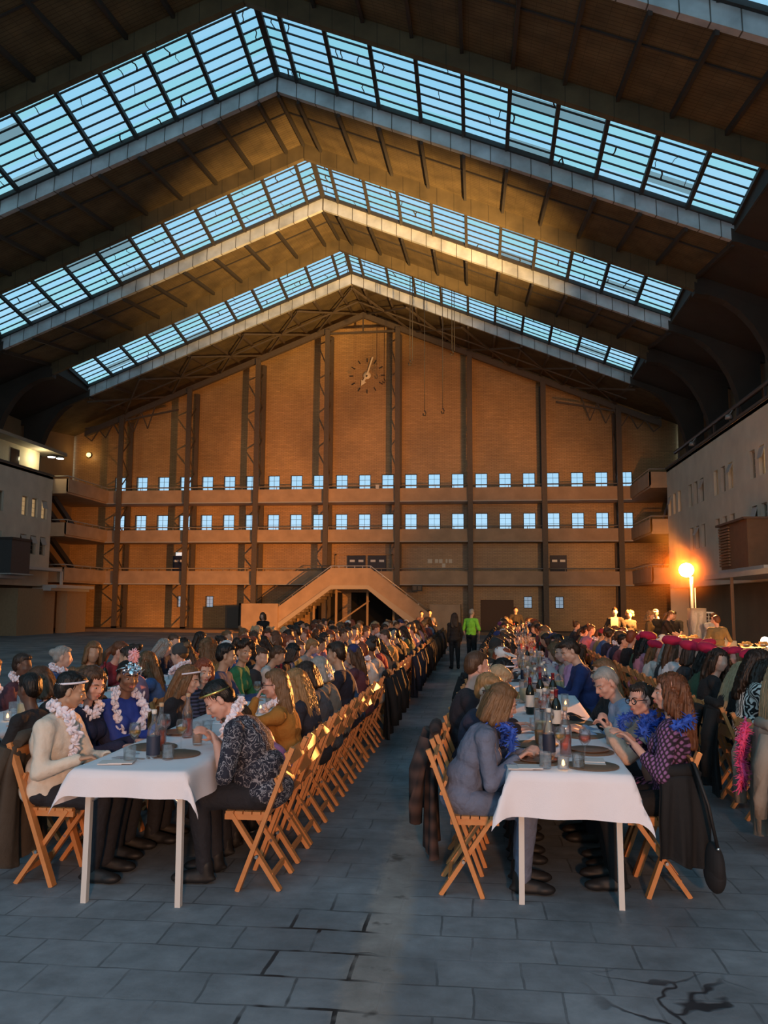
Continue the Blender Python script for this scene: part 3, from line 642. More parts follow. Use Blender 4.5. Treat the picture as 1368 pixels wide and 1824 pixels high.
struct(b.obj('wall_porch', mat('porch_plaster', (.34, .23, .13), .8, noise=.2)), 'plain plastered porch walls below the left ledge')
b = MB(); b.box(-26, XL-.7, 38.0, 43.2, 8.6, 10.0)
struct(b.obj('wall_penthouse', warm_wall), 'cream wall of the small rooftop room on the left building')
b = MB(); b.box(-26, XL+.2, 37.8, 44.6, 10.0, 10.18)
struct(b.obj('trim_10', mat('pent_slab', (.3, .26, .2), .7)), 'flat slab roof over the small rooftop room')
b = MB(); b.box(XL-.72, XL-.66, 40.3, 41.1, 8.7, 9.75); struct(b.obj('window_80', dim_glass), 'dark window of the rooftop room on the left building')
for i, y in enumerate((43.85, 44.35)):
    root = empty('ceiling_spotlight', (XL-.35+i*.25, y, 9.9)); tag(root, 'round lit downlight under the rooftop slab, '+('nearer' if i == 0 else 'farther')+' of the pair', 'lamp')
    b = MB(); b.lathe([(.06, .12), (.2, .06), (.24, -.04)], n=16); b.obj('housing', dark_steel, parent=root)
    b = MB(); b.lathe([(.21, -.03), (.2, -.07), (.02, -.09)], n=16); b.obj('bulb', mat('white_glow', (1, 1, 1), .4, emit=(1, .97, .88), estr=6), parent=root)
pl_ = bpy.data.lights.new('terrace_light', 'POINT'); pl_.energy = 60; pl_.color = (1, .85, .5); pl_.shadow_soft_size = .2
o = bpy.data.objects.new('terrace_light', pl_); COL.objects.link(o); o.location = (XL-.1, 42.4, 9.5)
root = empty('bulkhead_lamp', (-24.6, 50.09, 11.1)); tag(root, 'round glowing bulkhead lamp high on the left of the gable wall', 'lamp')
b = MB(); b.lathe([(.2, 0), (.2, .06), (.14, .08)], n=14); o = b.obj('housing', dark_steel, parent=root); o.rotation_euler = (PI/2, 0, 0)
b = MB(); b.lathe([(.15, .07), (.13, .16), (.03, .2)], n=14); o = b.obj('globe', mat('amber_glow', (1, .8, .4), .4, emit=(1, .62, .18), estr=3.5), parent=root); o.rotation_euler = (PI/2, 0, 0)
pl_ = bpy.data.lights.new('bulkhead_light', 'POINT'); pl_.energy = 14; pl_.color = (1, .6, .2); pl_.shadow_soft_size = .15
o = bpy.data.objects.new('bulkhead_light', pl_); COL.objects.link(o); o.location = (-24.6, 49.4, 11.1)
# ------------------------------------------------------------------ seating plan: four long banquet rows
ROWS = {   # centre line x(y), first and last y, words
    'L': (lambda y: -1.97, 4.65, 29.0, 'left row', ('aisle side', 'inner side')),
    'O': (lambda y: -3.78, 5.3, 24.0, 'outer left row', ('inner side', 'outer side')),
    'R': (lambda y: .535+.04*(y-5), 4.93, 31.0, 'right row', ('far side', 'aisle side')),
    'Q': (lambda y: 2.93+.012*(y-7), 6.2, 23.0, 'outer right row', ('outer side', 'inner side')),
}
SEAT = {('L', 1): .60, ('L', -1): .605, ('R', 1): .51, ('R', -1): .575, ('O', 1): .59, ('O', -1): .59, ('Q', 1): .58, ('Q', -1): .58}
# ------------------------------------------------------------------ folding tables and cloths
def cloth_mesh(name, w, L, front, back, side, seed, nx=26, ny=44, full=True):
    q = random.Random(seed); zt = .768
    us = [-w/2-side+(w+2*side)*i/nx for i in range(nx+1)]; vs_ = [-front+(L+front+back)*j/ny for j in range(ny+1)]
    V = []; F = []
    ph = [q.uniform(0, 6.28) for _ in range(6)]
    for v in vs_:
        for u in us:
            ex = max(0, abs(u)-w/2); ey = max(0, -v) if v < 0 else max(0, v-L); s = 1 if u > 0 else -1; t = -1 if v < 0 else 1
            d = math.hypot(ex, ey)
            x, y = max(-w/2, min(w/2, u)), max(0, min(L, v))
            fold = .018*math.sin(u*17+ph[0])*min(1, ey/.25)+.014*math.sin(v*15+ph[1])*min(1, ex/.2)
            if d > 0:
                k = .10*d+.012
                x += s*(k*ex/d+(fold if ex > ey else 0)); y += t*(k*ey/d+(fold if ey >= ex else 0))
                if ex > .02 and ey > .02: x += s*.5*ex*ey/d; y += t*.25*ex*ey/d
            z = zt-max(0, d-.01)+.0025*math.sin(u*9+ph[2])*math.sin(v*7+ph[3])*(1 if d == 0 else 0)
            V.append((x, y, z))
    n = nx+1
    for j in range(ny):
        for i in range(nx): F.append((j*n+i, j*n+i+1, (j+1)*n+i+1, (j+1)*n+i))
    mb = MB(); mb.add(V, F, 0, True)
    mb.v += []
    return mb.mesh(name, cloth_m)
def table_parts(t, w, L):
    b = MB(); b.box(-w/2+.01, w/2-.01, .01, L-.01, .725, .757); b.obj('tabletop', mat('board_white', (.6, .58, .54), .6), parent=t)
    for yy in (.12, L-.16):
        for s in (-1, 1):
            b = MB(); b.bar((s*(w/2-.05), yy, 0), (s*(w/2-.055), yy, .725), .032, .04, (0, 1, 0)); b.obj('leg', white_leg, parent=t)
            b = MB(); b.tube([(s*(w/2-.05), yy, .56), (s*(w/2-.12), yy+.03, .60), (s*(w/2-.22), yy+.1, .72)], .011, 6); b.obj('brace', steel, parent=t)
TL = 1.85; TW = .66
TABLES = {}
protos = {}
for key, (cx, y0, y1, nm, sides) in ROWS.items():
    n = int((y1-y0)/TL)+1
    for i in range(n):
        y = y0+i*TL
        if key == 'R' and i >= 3: y += .12
        x = cx(y); ang = -math.atan2(cx(y+1)-cx(y), 1)
        t = empty('folding_table', (x, y, 0), ang); tag(t, 'white-legged folding table, %s from the camera in the %s' % (ORD[i], nm), 'table', 'folding tables of the banquet')
        if i >= 3:      # far down the row only the board and leg frames matter: one mesh
            bpy.data.objects.remove(t)
            if 'one' not in protos:
                b = MB(); b.box(-TW/2+.01, TW/2-.01, .01, TL-.01, .725, .757)
                for yy in (.12, TL-.16):
                    for s in (-1, 1): b.bar((s*(TW/2-.05), yy, 0), (s*(TW/2-.055), yy, .725), .032, .04, (0, 1, 0))
                protos['one'] = b.mesh('folding_table', white_leg)
            t = put('folding_table', protos['one'], None, (x, y, 0), ang); tag(t, 'white-legged folding table, %s from the camera in the %s' % (ORD[i], nm), 'table', 'folding tables of the banquet')
        elif 'parts' not in protos: table_parts(t, TW, TL); protos['parts'] = list(t.children)
        else:
            for c in protos['parts']: k = c.copy(); COL.objects.link(k); k.parent = t
        first = i == 0 or (key == 'R' and i == 3)
        ck = ('c', key, i) if first else ('c', i % 2)
        if ck not in protos: protos[ck] = cloth_mesh('cloth', TW+.02, TL, (.155 if key == 'L' else .26) if first else .03, .03, .20 if first else .15, i*5+len(key)+ord(key[0]))
        o = put('tablecloth', protos[ck], None, (x, y, 0), ang)
        tag(o, 'white linen cloth on the %s table of the %s' % (ORD[i], nm), 'tablecloth', 'white cloths on the banquet rows')
# ------------------------------------------------------------------ folding chairs (local: sitter faces +y)
def chair_pieces():
    P = []
    for s in (-1, 1):
        b = MB(); b.bar((s*.20, -.25, .82), (s*.20, .06, 0), .026, .055, (1, 0, 0)); b.bar((s*.20, -.262, .845), (s*.20, -.235, .78), .03, .045, (1, 0, 0)); P.append(('leg', b, wood))
        b = MB(); b.bar((s*.168, .12, .445), (s*.168, -.19, 0), .026, .046, (1, 0, 0)); P.append(('leg', b, wood))
        b = MB(); b.tube([(s*.145, -.052, .20), (s*.222, -.052, .20)], .010, 8); P.append(('bolt', b, steel))
    b = MB()
    for k in range(5): b.box(-.185, .185, -.12+k*.056, -.12+k*.056+.049, .438, .456)
    for s in (-1, 1): b.box(s*.165-.014, s*.165+.014, -.13, .16, .405, .438)
    P.append(('seat', b, wood))
    up = lambda z: -.25+(.82-z)/.82*.31
    for z0, z1 in ((.735, .815), (.575, .665)):
        b = MB(); b.bar((-.2, up((z0+z1)/2)+.004, (z0+z1)/2), (.2, up((z0+z1)/2)+.004, (z0+z1)/2), .016, z1-z0, (0, .4, 1)); P.append(('back_rail', b, wood))
    b = MB(); b.bar((-.168, -.135, .08), (.168, -.135, .08), .02, .035); P.append(('stretcher', b, wood))
    return P
CP = [(n, b.mesh(n, mm)) for n, b, mm in chair_pieces()]
allb = MB()
for n, b, mm in chair_pieces():
    if n != 'bolt': allb.add(b.v, b.f)
CHAIR_ONE = allb.mesh('folding_chair', wood)
NCH = [0]
def chair(x, y, rz, label, detailed):
    if detailed:
        r = empty('folding_chair', (x, y, 0), rz)
        for n, me in CP: put(n, me, r)
    else: r = put('folding_chair', CHAIR_ONE, None, (x, y, 0), rz)
    return tag(r, label, 'chair', 'wooden folding chairs of the banquet')
# ------------------------------------------------------------------ coats hung over chair backs
def coat_mesh(name, m_, w=.46, L=.72, seed=0, thick=.05, sleeve=True):
    q = random.Random(seed); V = []; F = []; nx, nz = 18, 22; ph = [q.uniform(0, 6) for _ in range(4)]
    def ring(side):
        base = len(V)
        for j in range(nz+1):
            t = j/nz; d = t*L
            for i in range(nx+1):
                a = i/nx*2-1; ww = w/2*(1-.12*(1-t)+.10*t+.04*math.sin(t*7+ph[3]))
                fold = (.004+.035*t)*(math.sin(a*7+ph[0]+t*1.5)+.5*math.sin(a*15+ph[1]))
                droop = .03*(a*a)*(1-t)+.03*math.sin(a*3+ph[2])*t
                V.append((a*ww, -.265-.02*t-side*thick*(.5+.5*math.cos(a*PI/2))-fold*.8-.06*t*(1-t)+(.05 if side == 0 else 0)*0, .85-d-droop))
        return base
    b0 = ring(0); b1 = ring(1); n = nx+1
    for bb, fl in ((b0, 1), (b1, 0)):
        for j in range(nz):
            for i in range(nx):
                f = (bb+j*n+i, bb+j*n+i+1, bb+(j+1)*n+i+1, bb+(j+1)*n+i); F.append(f[::-1] if fl else f)
    edge = [j*n for j in range(nz+1)]; edge2 = [j*n+nx for j in range(nz+1)]; top = list(range(n)); bot = [nz*n+i for i in range(n)]
    for e in (edge, edge2, top, bot):
        for k in range(len(e)-1): F.append((b0+e[k], b0+e[k+1], b1+e[k+1], b1+e[k]))
    mb = MB(); mb.add(V, F, 0, True)
    # collar fold over the rail
    mb.tube([(-w/2*.8, -.265, .84), (-w/4, -.275, .87), (0, -.28, .862), (w/4, -.275, .872), (w/2*.8, -.265, .84)], [.03, .042, .046, .042, .03], 8)
    if sleeve:
        for s in (-1, 1): mb.tube([(s*w*.44, -.33, .82), (s*w*.52, -.39, .62), (s*w*.5, -.40, .40), (s*w*.47, -.40, .27)], [.05, .058, .05, .042], 8)
    return mb.mesh(name, m_)
fab = lambda nm, c, **k: mat(nm, c, .85, noise=.25, nscale=9, bump=.25, bscale=30, **k)
coat_black, coat_brown, coat_navy, coat_beige = fab('black_cloth', (.006, .0055, .006)), fab('olive_brown_cloth', (.055, .042, .03)), fab('navy_cloth', (.014, .016, .03)), fab('beige_wool', (.30, .25, .20))
def plaid():
    mt, n, l, b = nodes('dark_plaid'); tc = n.new('ShaderNodeTexCoord')
    c = None
    for ax in ('X', 'Z'):
        s_ = n.new('ShaderNodeSeparateXYZ'); l.new(tc.outputs['Object'], s_.inputs[0])
        d = n.new('ShaderNodeMath'); d.operation = 'MULTIPLY'; d.inputs[1].default_value = 55; l.new(s_.outputs[ax], d.inputs[0])
        f = n.new('ShaderNodeMath'); f.operation = 'SINE'; l.new(d.outputs[0], f.inputs[0])
        if c: a = n.new('ShaderNodeMath'); a.operation = 'ADD'; l.new(c, a.inputs[0]); l.new(f.outputs[0], a.inputs[1]); c = a.outputs[0]
        else: c = f.outputs[0]
    r = n.new('ShaderNodeMapRange'); r.inputs[1].default_value = -1; r.inputs[2].default_value = 2; l.new(c, r.inputs[0])
    mx = n.new('ShaderNodeMix'); mx.data_type = 'RGBA'; l.new(r.outputs[0], mx.inputs[0]); mx.inputs[6].default_value = (.012, .01, .012, 1); mx.inputs[7].default_value = (.09, .05, .04, 1); l.new(mx.outputs[2], b.inputs['Base Color']); b.inputs['Roughness'].default_value = .9
    return mt
coat_plaid = plaid()
COATS = {'black': coat_mesh('coat', coat_black, seed=1), 'brown': coat_mesh('coat', coat_brown, .5, .74, seed=2, thick=.08), 'navy': coat_mesh('coat', coat_navy, seed=3), 'beige': coat_mesh('coat', coat_beige, .46, .74, 4), 'wrap': coat_mesh('coat', coat_black, .30, .50, 8, .06, False), 'plaid': coat_mesh('coat', coat_plaid, .46, .78, 5)}
def coat(kind, x, y, rz, label): return tag(put('coat', COATS[kind], None, (x, y, -.13 if kind == 'wrap' else 0), rz), label, 'coat')
# ------------------------------------------------------------------ people: bodies grown from joints, fused into one skin
def capm(a, ra, b, rb, n=14, m_=4):
    a, b = np.array(a, float), np.array(b, float); d = b-a; L = np.linalg.norm(d)
    w = d/L if L > 1e-6 else np.array([0, 0, 1.]); t = np.array([1., 0, 0]) if abs(w[0]) < .8 else np.array([0, 1., 0])
    u = np.cross(w, t); u /= np.linalg.norm(u); v = np.cross(w, u)
    V = [a-w*ra]; rings = []
    for c, r, ang in [(a, ra, -PI/2+PI/2*(i/m_)) for i in range(1, m_+1)]+[(b, rb, PI/2*(i/m_)) for i in range(0, m_)]:
        rings.append(len(V))
        for k in range(n):
            th = 2*PI*k/n; V.append(c+w*(r*math.sin(ang))+(u*math.cos(th)+v*math.sin(th))*(r*math.cos(ang)))
    V.append(b+w*rb); e = len(V)-1
    F = [(0, rings[0]+(k+1) % n, rings[0]+k) for k in range(n)]
    for i in range(len(rings)-1):
        for k in range(n): p, q = rings[i], rings[i+1]; F.append((p+k, p+(k+1) % n, q+(k+1) % n, q+k))
    F += [(e, rings[-1]+k, rings[-1]+(k+1) % n) for k in range(n)]
    return np.array(V), F
def ellm(c, r, R=None, n=18, m_=5):
    V, F = capm((0, 0, -1e-4), 1, (0, 0, 1e-4), 1, n, m_); V = V*np.array(r)
    if R is not None: V = V@np.array(R).T
    return V+np.array(c), F
class Blob:
    def __init__(s): s.V = []; s.F = []; s.n = 0
    def put(s, vf, M=None):
        V, F = vf
        if M is not None: V = V@np.array(M.to_3x3()).T+np.array(M.translation)
        s.V.append(V); s.F += [tuple(i+s.n for i in f) for f in F]; s.n += len(V); return s
    def cap(s, a, ra, b, rb, M=None, n=14): return s.put(capm(a, ra, b, rb, n), M)
    def ell(s, c, r, R=None, M=None): return s.put(ellm(c, r, R), M)
JOBS = []
def wav(V, f, ph):   # cheap smooth noise
    return (np.sin(V[:, 0]*f+ph+1.7*np.sin(V[:, 1]*f*.83))+np.sin(V[:, 1]*f*1.13+ph*2+1.3*np.sin(V[:, 2]*f*.9))+np.sin(V[:, 2]*f*.97+ph*3+1.1*np.sin(V[:, 0]*f*1.2)))/3
def grow(name, blob, voxel, mats, smooth=4, disp=None):
    me = bpy.data.meshes.new(name); me.from_pydata(np.concatenate(blob.V).tolist(), [], blob.F); 
    o = bpy.data.objects.new('tmp', me); COL.objects.link(o)
    r = o.modifiers.new('r', 'REMESH'); r.mode = 'VOXEL'; r.voxel_size = voxel; r.use_smooth_shade = True
    if smooth: s_ = o.modifiers.new('s', 'SMOOTH'); s_.factor = .5; s_.iterations = smooth
    res = {}
    JOBS.append((o, name, mats, disp, res)); return res
def flush():
    dg = bpy.context.evaluated_depsgraph_get(); dg.update()
    for o, name, mats, disp, res in JOBS:
        me = bpy.data.meshes.new_from_object(o.evaluated_get(dg)); me.name = name
        old = o.data; bpy.data.objects.remove(o); bpy.data.meshes.remove(old)
        me.materials.clear()
        for mm in mats: me.materials.append(mm)
        if disp:
            n = len(me.vertices); co = np.empty(n*3); no = np.empty(n*3)
            me.vertices.foreach_get('co', co); me.vertex_normals.foreach_get('vector', no)
            co = co.reshape(-1, 3); no = no.reshape(-1, 3); co += no*disp(co)[:, None]; me.vertices.foreach_set('co', co.ravel())
        me.polygons.foreach_set('use_smooth', [True]*len(me.polygons)); me.update()
        res['me'] = me
    JOBS.clear()
folds = lambda ph, amp=.007: (lambda V: amp*wav(V, 15, ph)+amp*.7*wav(V*np.array([1, 1, .45]), 40, ph+1)+amp*.35*wav(V, 75, ph+2))
strands = lambda k=34, amp=.0035: (lambda V: amp*np.sin(np.arctan2(V[:, 0], V[:, 1]+.02)*k+3*np.sin(V[:, 2]*14)+2*np.sin(V[:, 0]*30))+.004*wav(V, 28, 1))

skin_m = mat('skin', (.5, .3, .2), .5, objcol=True, noise=.10, nscale=25)
cloth_col = mat('plain_cloth', (.3, .3, .3), .88, objcol=True, noise=.25, nscale=12, bump=.6, bscale=22)
hair_m = mat('hair', (.2, .1, .05), .42, objcol=True, noise=.35, nscale=30, bump=.5, bscale=60, bump_stretch=(1, 1, .18), spec=.35)
lip_m = mat('lips', (.42, .13, .11), .5)
eye_w, eye_d = mat('eye_white', (.48, .42, .38), .4), mat('iris', (.02, .012, .008), .2)
frame_m = mat('black_plastic', (.012, .01, .012), .25)
shoe_m = mat('black_leather', (.010, .009, .009), .6)

def head_blob(B, M, fem=0, big=1.0):
    e = lambda c, r, R=None: B.ell(c, r, R, M); c_ = lambda a, ra, b, rb: B.cap(a, ra, b, rb, M)
    e((0, -.014, .045), (.074, .092, .078)); e((0, .022, -.02), (.059, .070, .080)); e((0, .050, -.083), (.026, .024, .020))
    c_((-.046, .005, -.055), .024, (-.012, .055, -.085), .020); c_((.046, .005, -.055), .024, (.012, .055, -.085), .020)
    for s in (-1, 1):
        e((s*.038, .055, -.022), (.024, .028, .026)); e((s*.079, -.012, -.006), (.009, .021, .031)); c_((s*.012, .078, .026), .012, (s*.05, .060, .024), .011)
    c_((0, .084, .020), .009, (0, .106, -.020), .011); c_((-.012, .094, -.026), .0075, (.012, .094, -.026), .0075); e((0, .080, -.054), (.024, .017, .014))
def hair_blobs(style):
    B = Blob(); q = random.Random(len(style)*3+ord(style[0])); voxel = .010; amp = .0035
    cap_ = lambda: (B.ell((0, -.026, .056), (.083, .093, .083)), B.ell((0, -.06, .015), (.078, .060, .085)))
    if style == 'short':
        cap_(); B.ell((0, .012, .094), (.066, .070, .036))
    elif style == 'crop':
        B.ell((0, -.022, .052), (.079, .091, .081)); B.ell((0, -.06, .012), (.070, .052, .07)); B.ell((0, .018, .090), (.056, .062, .032)); amp = .0015
    elif style == 'quiff':
        cap_(); B.ell((0, .03, .103), (.060, .056, .034)); B.cap((0, .07, .10), .026, (0, -.02, .125), .03)
    elif style == 'pixie':
        cap_(); B.ell((0, .018, .086), (.074, .070, .044)); B.cap((-.05, .066, .075), .022, (-.074, .03, .01), .016); B.cap((.02, .078, .075), .018, (.07, .035, .02), .016)
        B.ell((0, -.07, -.02), (.07, .045, .06))
    elif style == 'bob':
        cap_(); B.ell((0, .006, .085), (.074, .074, .046))
        for s in (-1, 1):
            for y, z in ((.035, -.10), (.0, -.13), (-.04, -.14)): B.cap((s*.070, y-.01, .05), .026, (s*.090, y, z), .022)
        for x in (-.06, -.02, .02, .06): B.cap((x, -.085, .03), .035, (x*1.15, -.098, -.13), .03)
    elif style == 'sleek':
        cap_(); B.ell((0, .004, .084), (.074, .074, .045))
        for s in (-1, 1): B.cap((s*.070, -.03, .03), .028, (s*.080, -.06, -.14), .032); B.cap((s*.08, -.06, -.14), .032, (s*.07, -.10, -.42), .02)
        for x in (-.06, -.02, .02, .06): B.cap((x*.8, -.08, .05), .040, (x*1.2, -.115, -.18), .038); B.cap((x*1.2, -.115, -.18), .038, (x*1.1, -.13, -.47), .02)
        amp = .005
    elif style in ('long', 'longw', 'xlong'):
        cap_(); B.ell((0, .006, .084), (.074, .074, .046)); L = {'long': -.33, 'longw': -.30, 'xlong': -.46}[style]
        for s in (-1, 1):
            B.cap((s*.068, .03, .055), .024, (s*.086, .015, -.11), .022); B.cap((s*.084, .0, .0), .030, (s*.100, -.045, -.20), .030); B.cap((s*.1, -.045, -.2), .03, (s*.085, -.085, L), .018)
        for i, x in enumerate((-.07, -.035, 0, .035, .07)):
            x2 = x*1.25; B.cap((x*.8, -.075, .05), .042, (x2, -.115, -.16), .038); B.cap((x2, -.115, -.16), .038, (x2*.9, -.135, L+q.uniform(-.04, .05)), .022)
        amp = .006 if style != 'longw' else .011
    elif style == 'bun':
        B.ell((0, -.024, .053), (.080, .092, .081)); B.ell((0, .014, .090), (.062, .066, .034)); B.ell((0, -.115, .05), (.046, .042, .044)); B.ell((0, -.06, 0), (.07, .05, .06))
    elif style == 'topknot':
        B.ell((0, -.024, .053), (.080, .092, .081)); B.ell((0, .014, .090), (.062, .066, .034)); B.ell((0, -.10, .105), (.044, .044, .042)); B.ell((.02, -.125, .12), (.026, .026, .03)); B.ell((0, -.06, .01), (.068, .05, .06))
    elif style == 'pony':
        B.ell((0, -.024, .053), (.080, .092, .081)); B.ell((0, .014, .090), (.062, .066, .034)); B.ell((0, -.06, 0), (.07, .05, .07)); B.cap((0, -.10, .03), .032, (0, -.15, -.06), .04); B.cap((0, -.15, -.06), .04, (.02, -.14, -.22), .016)
    elif style in ('curly', 'afro'):
        cap_(); R_ = .034; lo = -.16 if style == 'curly' else -.02
        for _ in range(120):
            a = q.uniform(0, 2*PI); z = q.uniform(lo, .125)
            if math.cos(a) > .45 and z < .075: continue
            r = .098*math.sqrt(max(.05, 1-((z-.03)/.13)**2)) if z > .03 else .100+.02*max(0, -z/.1)
            if style == 'afro': r *= 1.12
            B.ell((r*math.sin(a), r*math.cos(a)*1.02-.028, z), (R_*q.uniform(.7, 1.1),)*3)
        amp = .006
    return B, voxel, amp
HAIRS = ['short', 'crop', 'quiff', 'pixie', 'bob', 'long', 'longw', 'xlong', 'sleek', 'bun', 'topknot', 'pony', 'curly', 'afro']
HM = {}
for h_ in HAIRS:
    B, vx, am = hair_blobs(h_); HM[h_] = grow('hair', B, vx, [hair_m], 2, strands(34, am))
# hats and head ornaments
def grow1(name, fn, voxel, m_, smooth=2, disp=None): B = Blob(); fn(B); return grow(name, B, voxel, [m_], smooth, disp)
felt = mat('felt', (.4, .02, .05), .9, objcol=True, noise=.15, nscale=30)
HAT = {'beret': grow1('beret', lambda B: (B.ell((.024, -.035, .100), (.124, .136, .070), Matrix.Rotation(-.16, 3, 'Y')), B.ell((0, -.02, .085), (.086, .098, .03)), B.cap((.02, -.03, .145), .008, (.02, -.03, .165), .006)), .008, felt, 3, lambda V: .004*wav(V, 30, 1)),
       'cap': grow1('cap', lambda B: (B.ell((0, -.018, .062), (.088, .100, .078)), B.ell((0, .095, .072), (.070, .070, .010), Matrix.Rotation(-.15, 3, 'X'))), .008, felt, 2),
       'beanie': grow1('beanie', lambda B: (B.ell((0, -.022, .055), (.089, .102, .09)), B.ell((0, -.02, .03), (.091, .104, .03))), .009, felt, 2, lambda V: .003*np.sin(np.arctan2(V[:, 0], V[:, 1])*40)),
       'visor': grow1('visor', lambda B: (B.ell((0, -.012, .058), (.086, .100, .017)), B.ell((0, .10, .062), (.076, .075, .009), Matrix.Rotation(-.1, 3, 'X'))), .007, felt, 1),
       'hood': grow1('hood', lambda B: (B.ell((0, -.035, .045), (.098, .100, .10)), B.ell((0, -.06, -.05), (.095, .07, .11)), B.cap((-.085, 0, 0), .03, (-.07, .03, -.13), .035), B.cap((.085, 0, 0), .03, (.07, .03, -.13), .035)), .011, cloth_col, 2)}
def band_mesh(name, m_, r=.0085, z=.062, tilt=.1):
    mb = MB(); pts = [(.084*math.sin(a), .096*math.cos(a)-.014, z+.035*math.cos(a)) for a in [2*PI*k/28 for k in range(29)]]; mb.tube(pts, r, 6, caps=False); return mb.mesh(name, m_)
silver = mat('silver_foil', (.85, .85, .88), .16, 1); foam = mat('pale_petals', (.80, .76, .84), .5, noise=.1, bump=.3, bscale=60)
pink_fluff = mat('pink_feather', (.85, .52, .58), .9, noise=.2); blue_fluff = mat('blue_feather', (.03, .10, .50), .8, noise=.35, nscale=60)
def petals(name, m_, path, n, size, seed, flat=.35):
    q = random.Random(seed); mb = MB(); pts = [Vector(p) for p in path]; seg = [(pts[i+1]-pts[i]).length for i in range(len(pts)-1)]; T = sum(seg)
    for k in range(n):
        t = (k+.5)/n*T; i = 0
        while t > seg[i] and i < len(seg)-1: t -= seg[i]; i += 1
        p = pts[i].lerp(pts[i+1], t/seg[i]); R_ = Euler((q.uniform(0, 6), q.uniform(0, 6), q.uniform(0, 6))).to_matrix()
        for _ in range(3):
            R2 = Euler((q.uniform(0, 6), q.uniform(0, 6), q.uniform(0, 6))).to_matrix(); V, F = ellm((0, 0, 0), (size, size*.75, size*flat), R2, 8, 2)
            off = Vector((q.uniform(-1, 1), q.uniform(-1, 1), q.uniform(-1, 1)))*size*1.0; mb.add((V+np.array(p+off)).tolist(), F, 0, True)
    return mb.mesh(name, m_)
def fluff(name, m_, path, n, size, seed):
    q = random.Random(seed); mb = MB(); pts = [Vector(p) for p in path]; seg = [(pts[i+1]-pts[i]).length for i in range(len(pts)-1)]; T = sum(seg)
    mb.tube(path, size*.35, 8)
    for k in range(n):
        t = q.random()*T; i = 0
        while t > seg[i] and i < len(seg)-1: t -= seg[i]; i += 1
        p = pts[i].lerp(pts[i+1], t/seg[i]); d = Vector((q.gauss(0, 1), q.gauss(0, 1), q.gauss(0, 1))).normalized(); e = p+d*size*q.uniform(.7, 1.2)+Vector((0, 0, -size*.15)); s_ = d.cross(Vector((.3, .5, .8))).normalized()*size*.16
        mb.poly([p-s_, e-s_*.3, e+s_*.3, p+s_], sm=True); mb.poly([p+Vector((0, 0, 1))*size*.1, e, p-Vector((0, 0, 1))*size*.1], sm=True)
    return mb.mesh(name, m_)
band_silver = band_mesh('headband', silver); band_white = band_mesh('headband', foam, .008); band_gold = band_mesh('headband', mat('gold_band', (.8, .5, .15), .25, 1), .009)
def glasses_mesh():
    mb = MB()
    for s in (-1, 1):
        pts = [(s*.034+.027*math.cos(a)*(1 if abs(math.cos(a)) < .8 else .98), .098-.006*abs(math.cos(a)), .004+.021*math.sin(a)) for a in [2*PI*k/16 for k in range(17)]]
        mb.tube(pts, .0032, 6, caps=False); mb.tube([(s*.062, .092, .010), (s*.080, .06, .012), (s*.083, -.01, .006)], .0028, 6)
    mb.tube([(-.008, .101, .010), (.008, .101, .010)], .003, 6); return mb.mesh('glasses', frame_m)
GLASSES = glasses_mesh()
mb = MB()
def eye_mesh(s):
    mb = MB(); V, F = ellm((0, 0, 0), (.0135, .010, .0062), None, 12, 4); mb.add((V+np.array((s*.032, .0745, .004))).tolist(), F, 0, True); V, F = ellm((0, 0, 0), (.0068, .005, .0060), None, 10, 3); mb.add((V+np.array((s*.032, .0808, .004))).tolist(), F, 1, True)
    return mb.mesh('eye', eye_w, eye_d)
EYES = [eye_mesh(-1), eye_mesh(1)]
mb = MB(); mb.tube([(-.021, .0905, -.052), (-.008, .0975, -.0495), (0, .0985, -.051), (.008, .0975, -.0495), (.021, .0905, -.052)], [.002, .0048, .005, .0048, .002], 8); mb.tube([(-.018, .0905, -.056), (0, .0965, -.060), (.018, .0905, -.056)], [.002, .0055, .002], 8); LIPS = mb.mesh('lips', lip_m)
def brow_mesh(s):
    mb = MB(); mb.tube([(s*.016, .0885, .027), (s*.034, .086, .032), (s*.052, .070, .027)], [.0035, .0038, .002], 6); return mb.mesh('eyebrow', hair_m)
BROWS = [brow_mesh(-1), brow_mesh(1)]

def hand(B, W, d, side, up, curl=.5, s=1.0, grip=False):
    """palm, four unequal fingers of two bent joints and a thumb leaving the side of the palm"""
    d = Vector(d).normalized(); side = Vector(side); side = (side-d*side.dot(d)).normalized(); n = d.cross(side).normalized()
    if n.z < 0: n = -n          # back of the hand up
    W = Vector(W)
    for o in (-.024, -.008, .008, .024): B.cap(W+side*o*.8*s, .014*s, W+(d*.085+side*o)*s, .0125*s, n=10)
    for i, L in enumerate((.86, 1.0, .95, .75)):
        b = W+(d*.088+side*(.0285-.019*i))*s; a1 = curl*.7; a2 = curl*1.6
        m1 = b+(d*math.cos(a1)-n*math.sin(a1)+side*(.10-.07*i))*.042*L*s; m2 = m1+(d*math.cos(a2)-n*math.sin(a2))*.038*L*s
        B.cap(b, .0092*s, m1, .0085*s, n=8); B.cap(m1, .0085*s, m2, .0068*s, n=8)
    t0 = W+(d*.022+side*.026)*s; t1 = t0+(d*.032+side*.030-n*.012)*s; t2 = t1+(d*.032+side*.004-n*.014)*s
    B.cap(t0, .013*s, t1, .0105*s, n=8); B.cap(t1, .0105*s, t2, .0082*s, n=8)
def ik(S, Wt, l1, l2, hint):
    S, Wt, hint = Vector(S), Vector(Wt), Vector(hint); D = Wt-S; L = min(D.length, (l1+l2)*.995); d = D.normalized(); Wt = S+d*L
    a = (l1*l1-l2*l2+L*L)/(2*L); h = math.sqrt(max(0, l1*l1-a*a)); hp = hint-d*hint.dot(d); hp.normalize()
    return S+d*a+hp*h, Wt
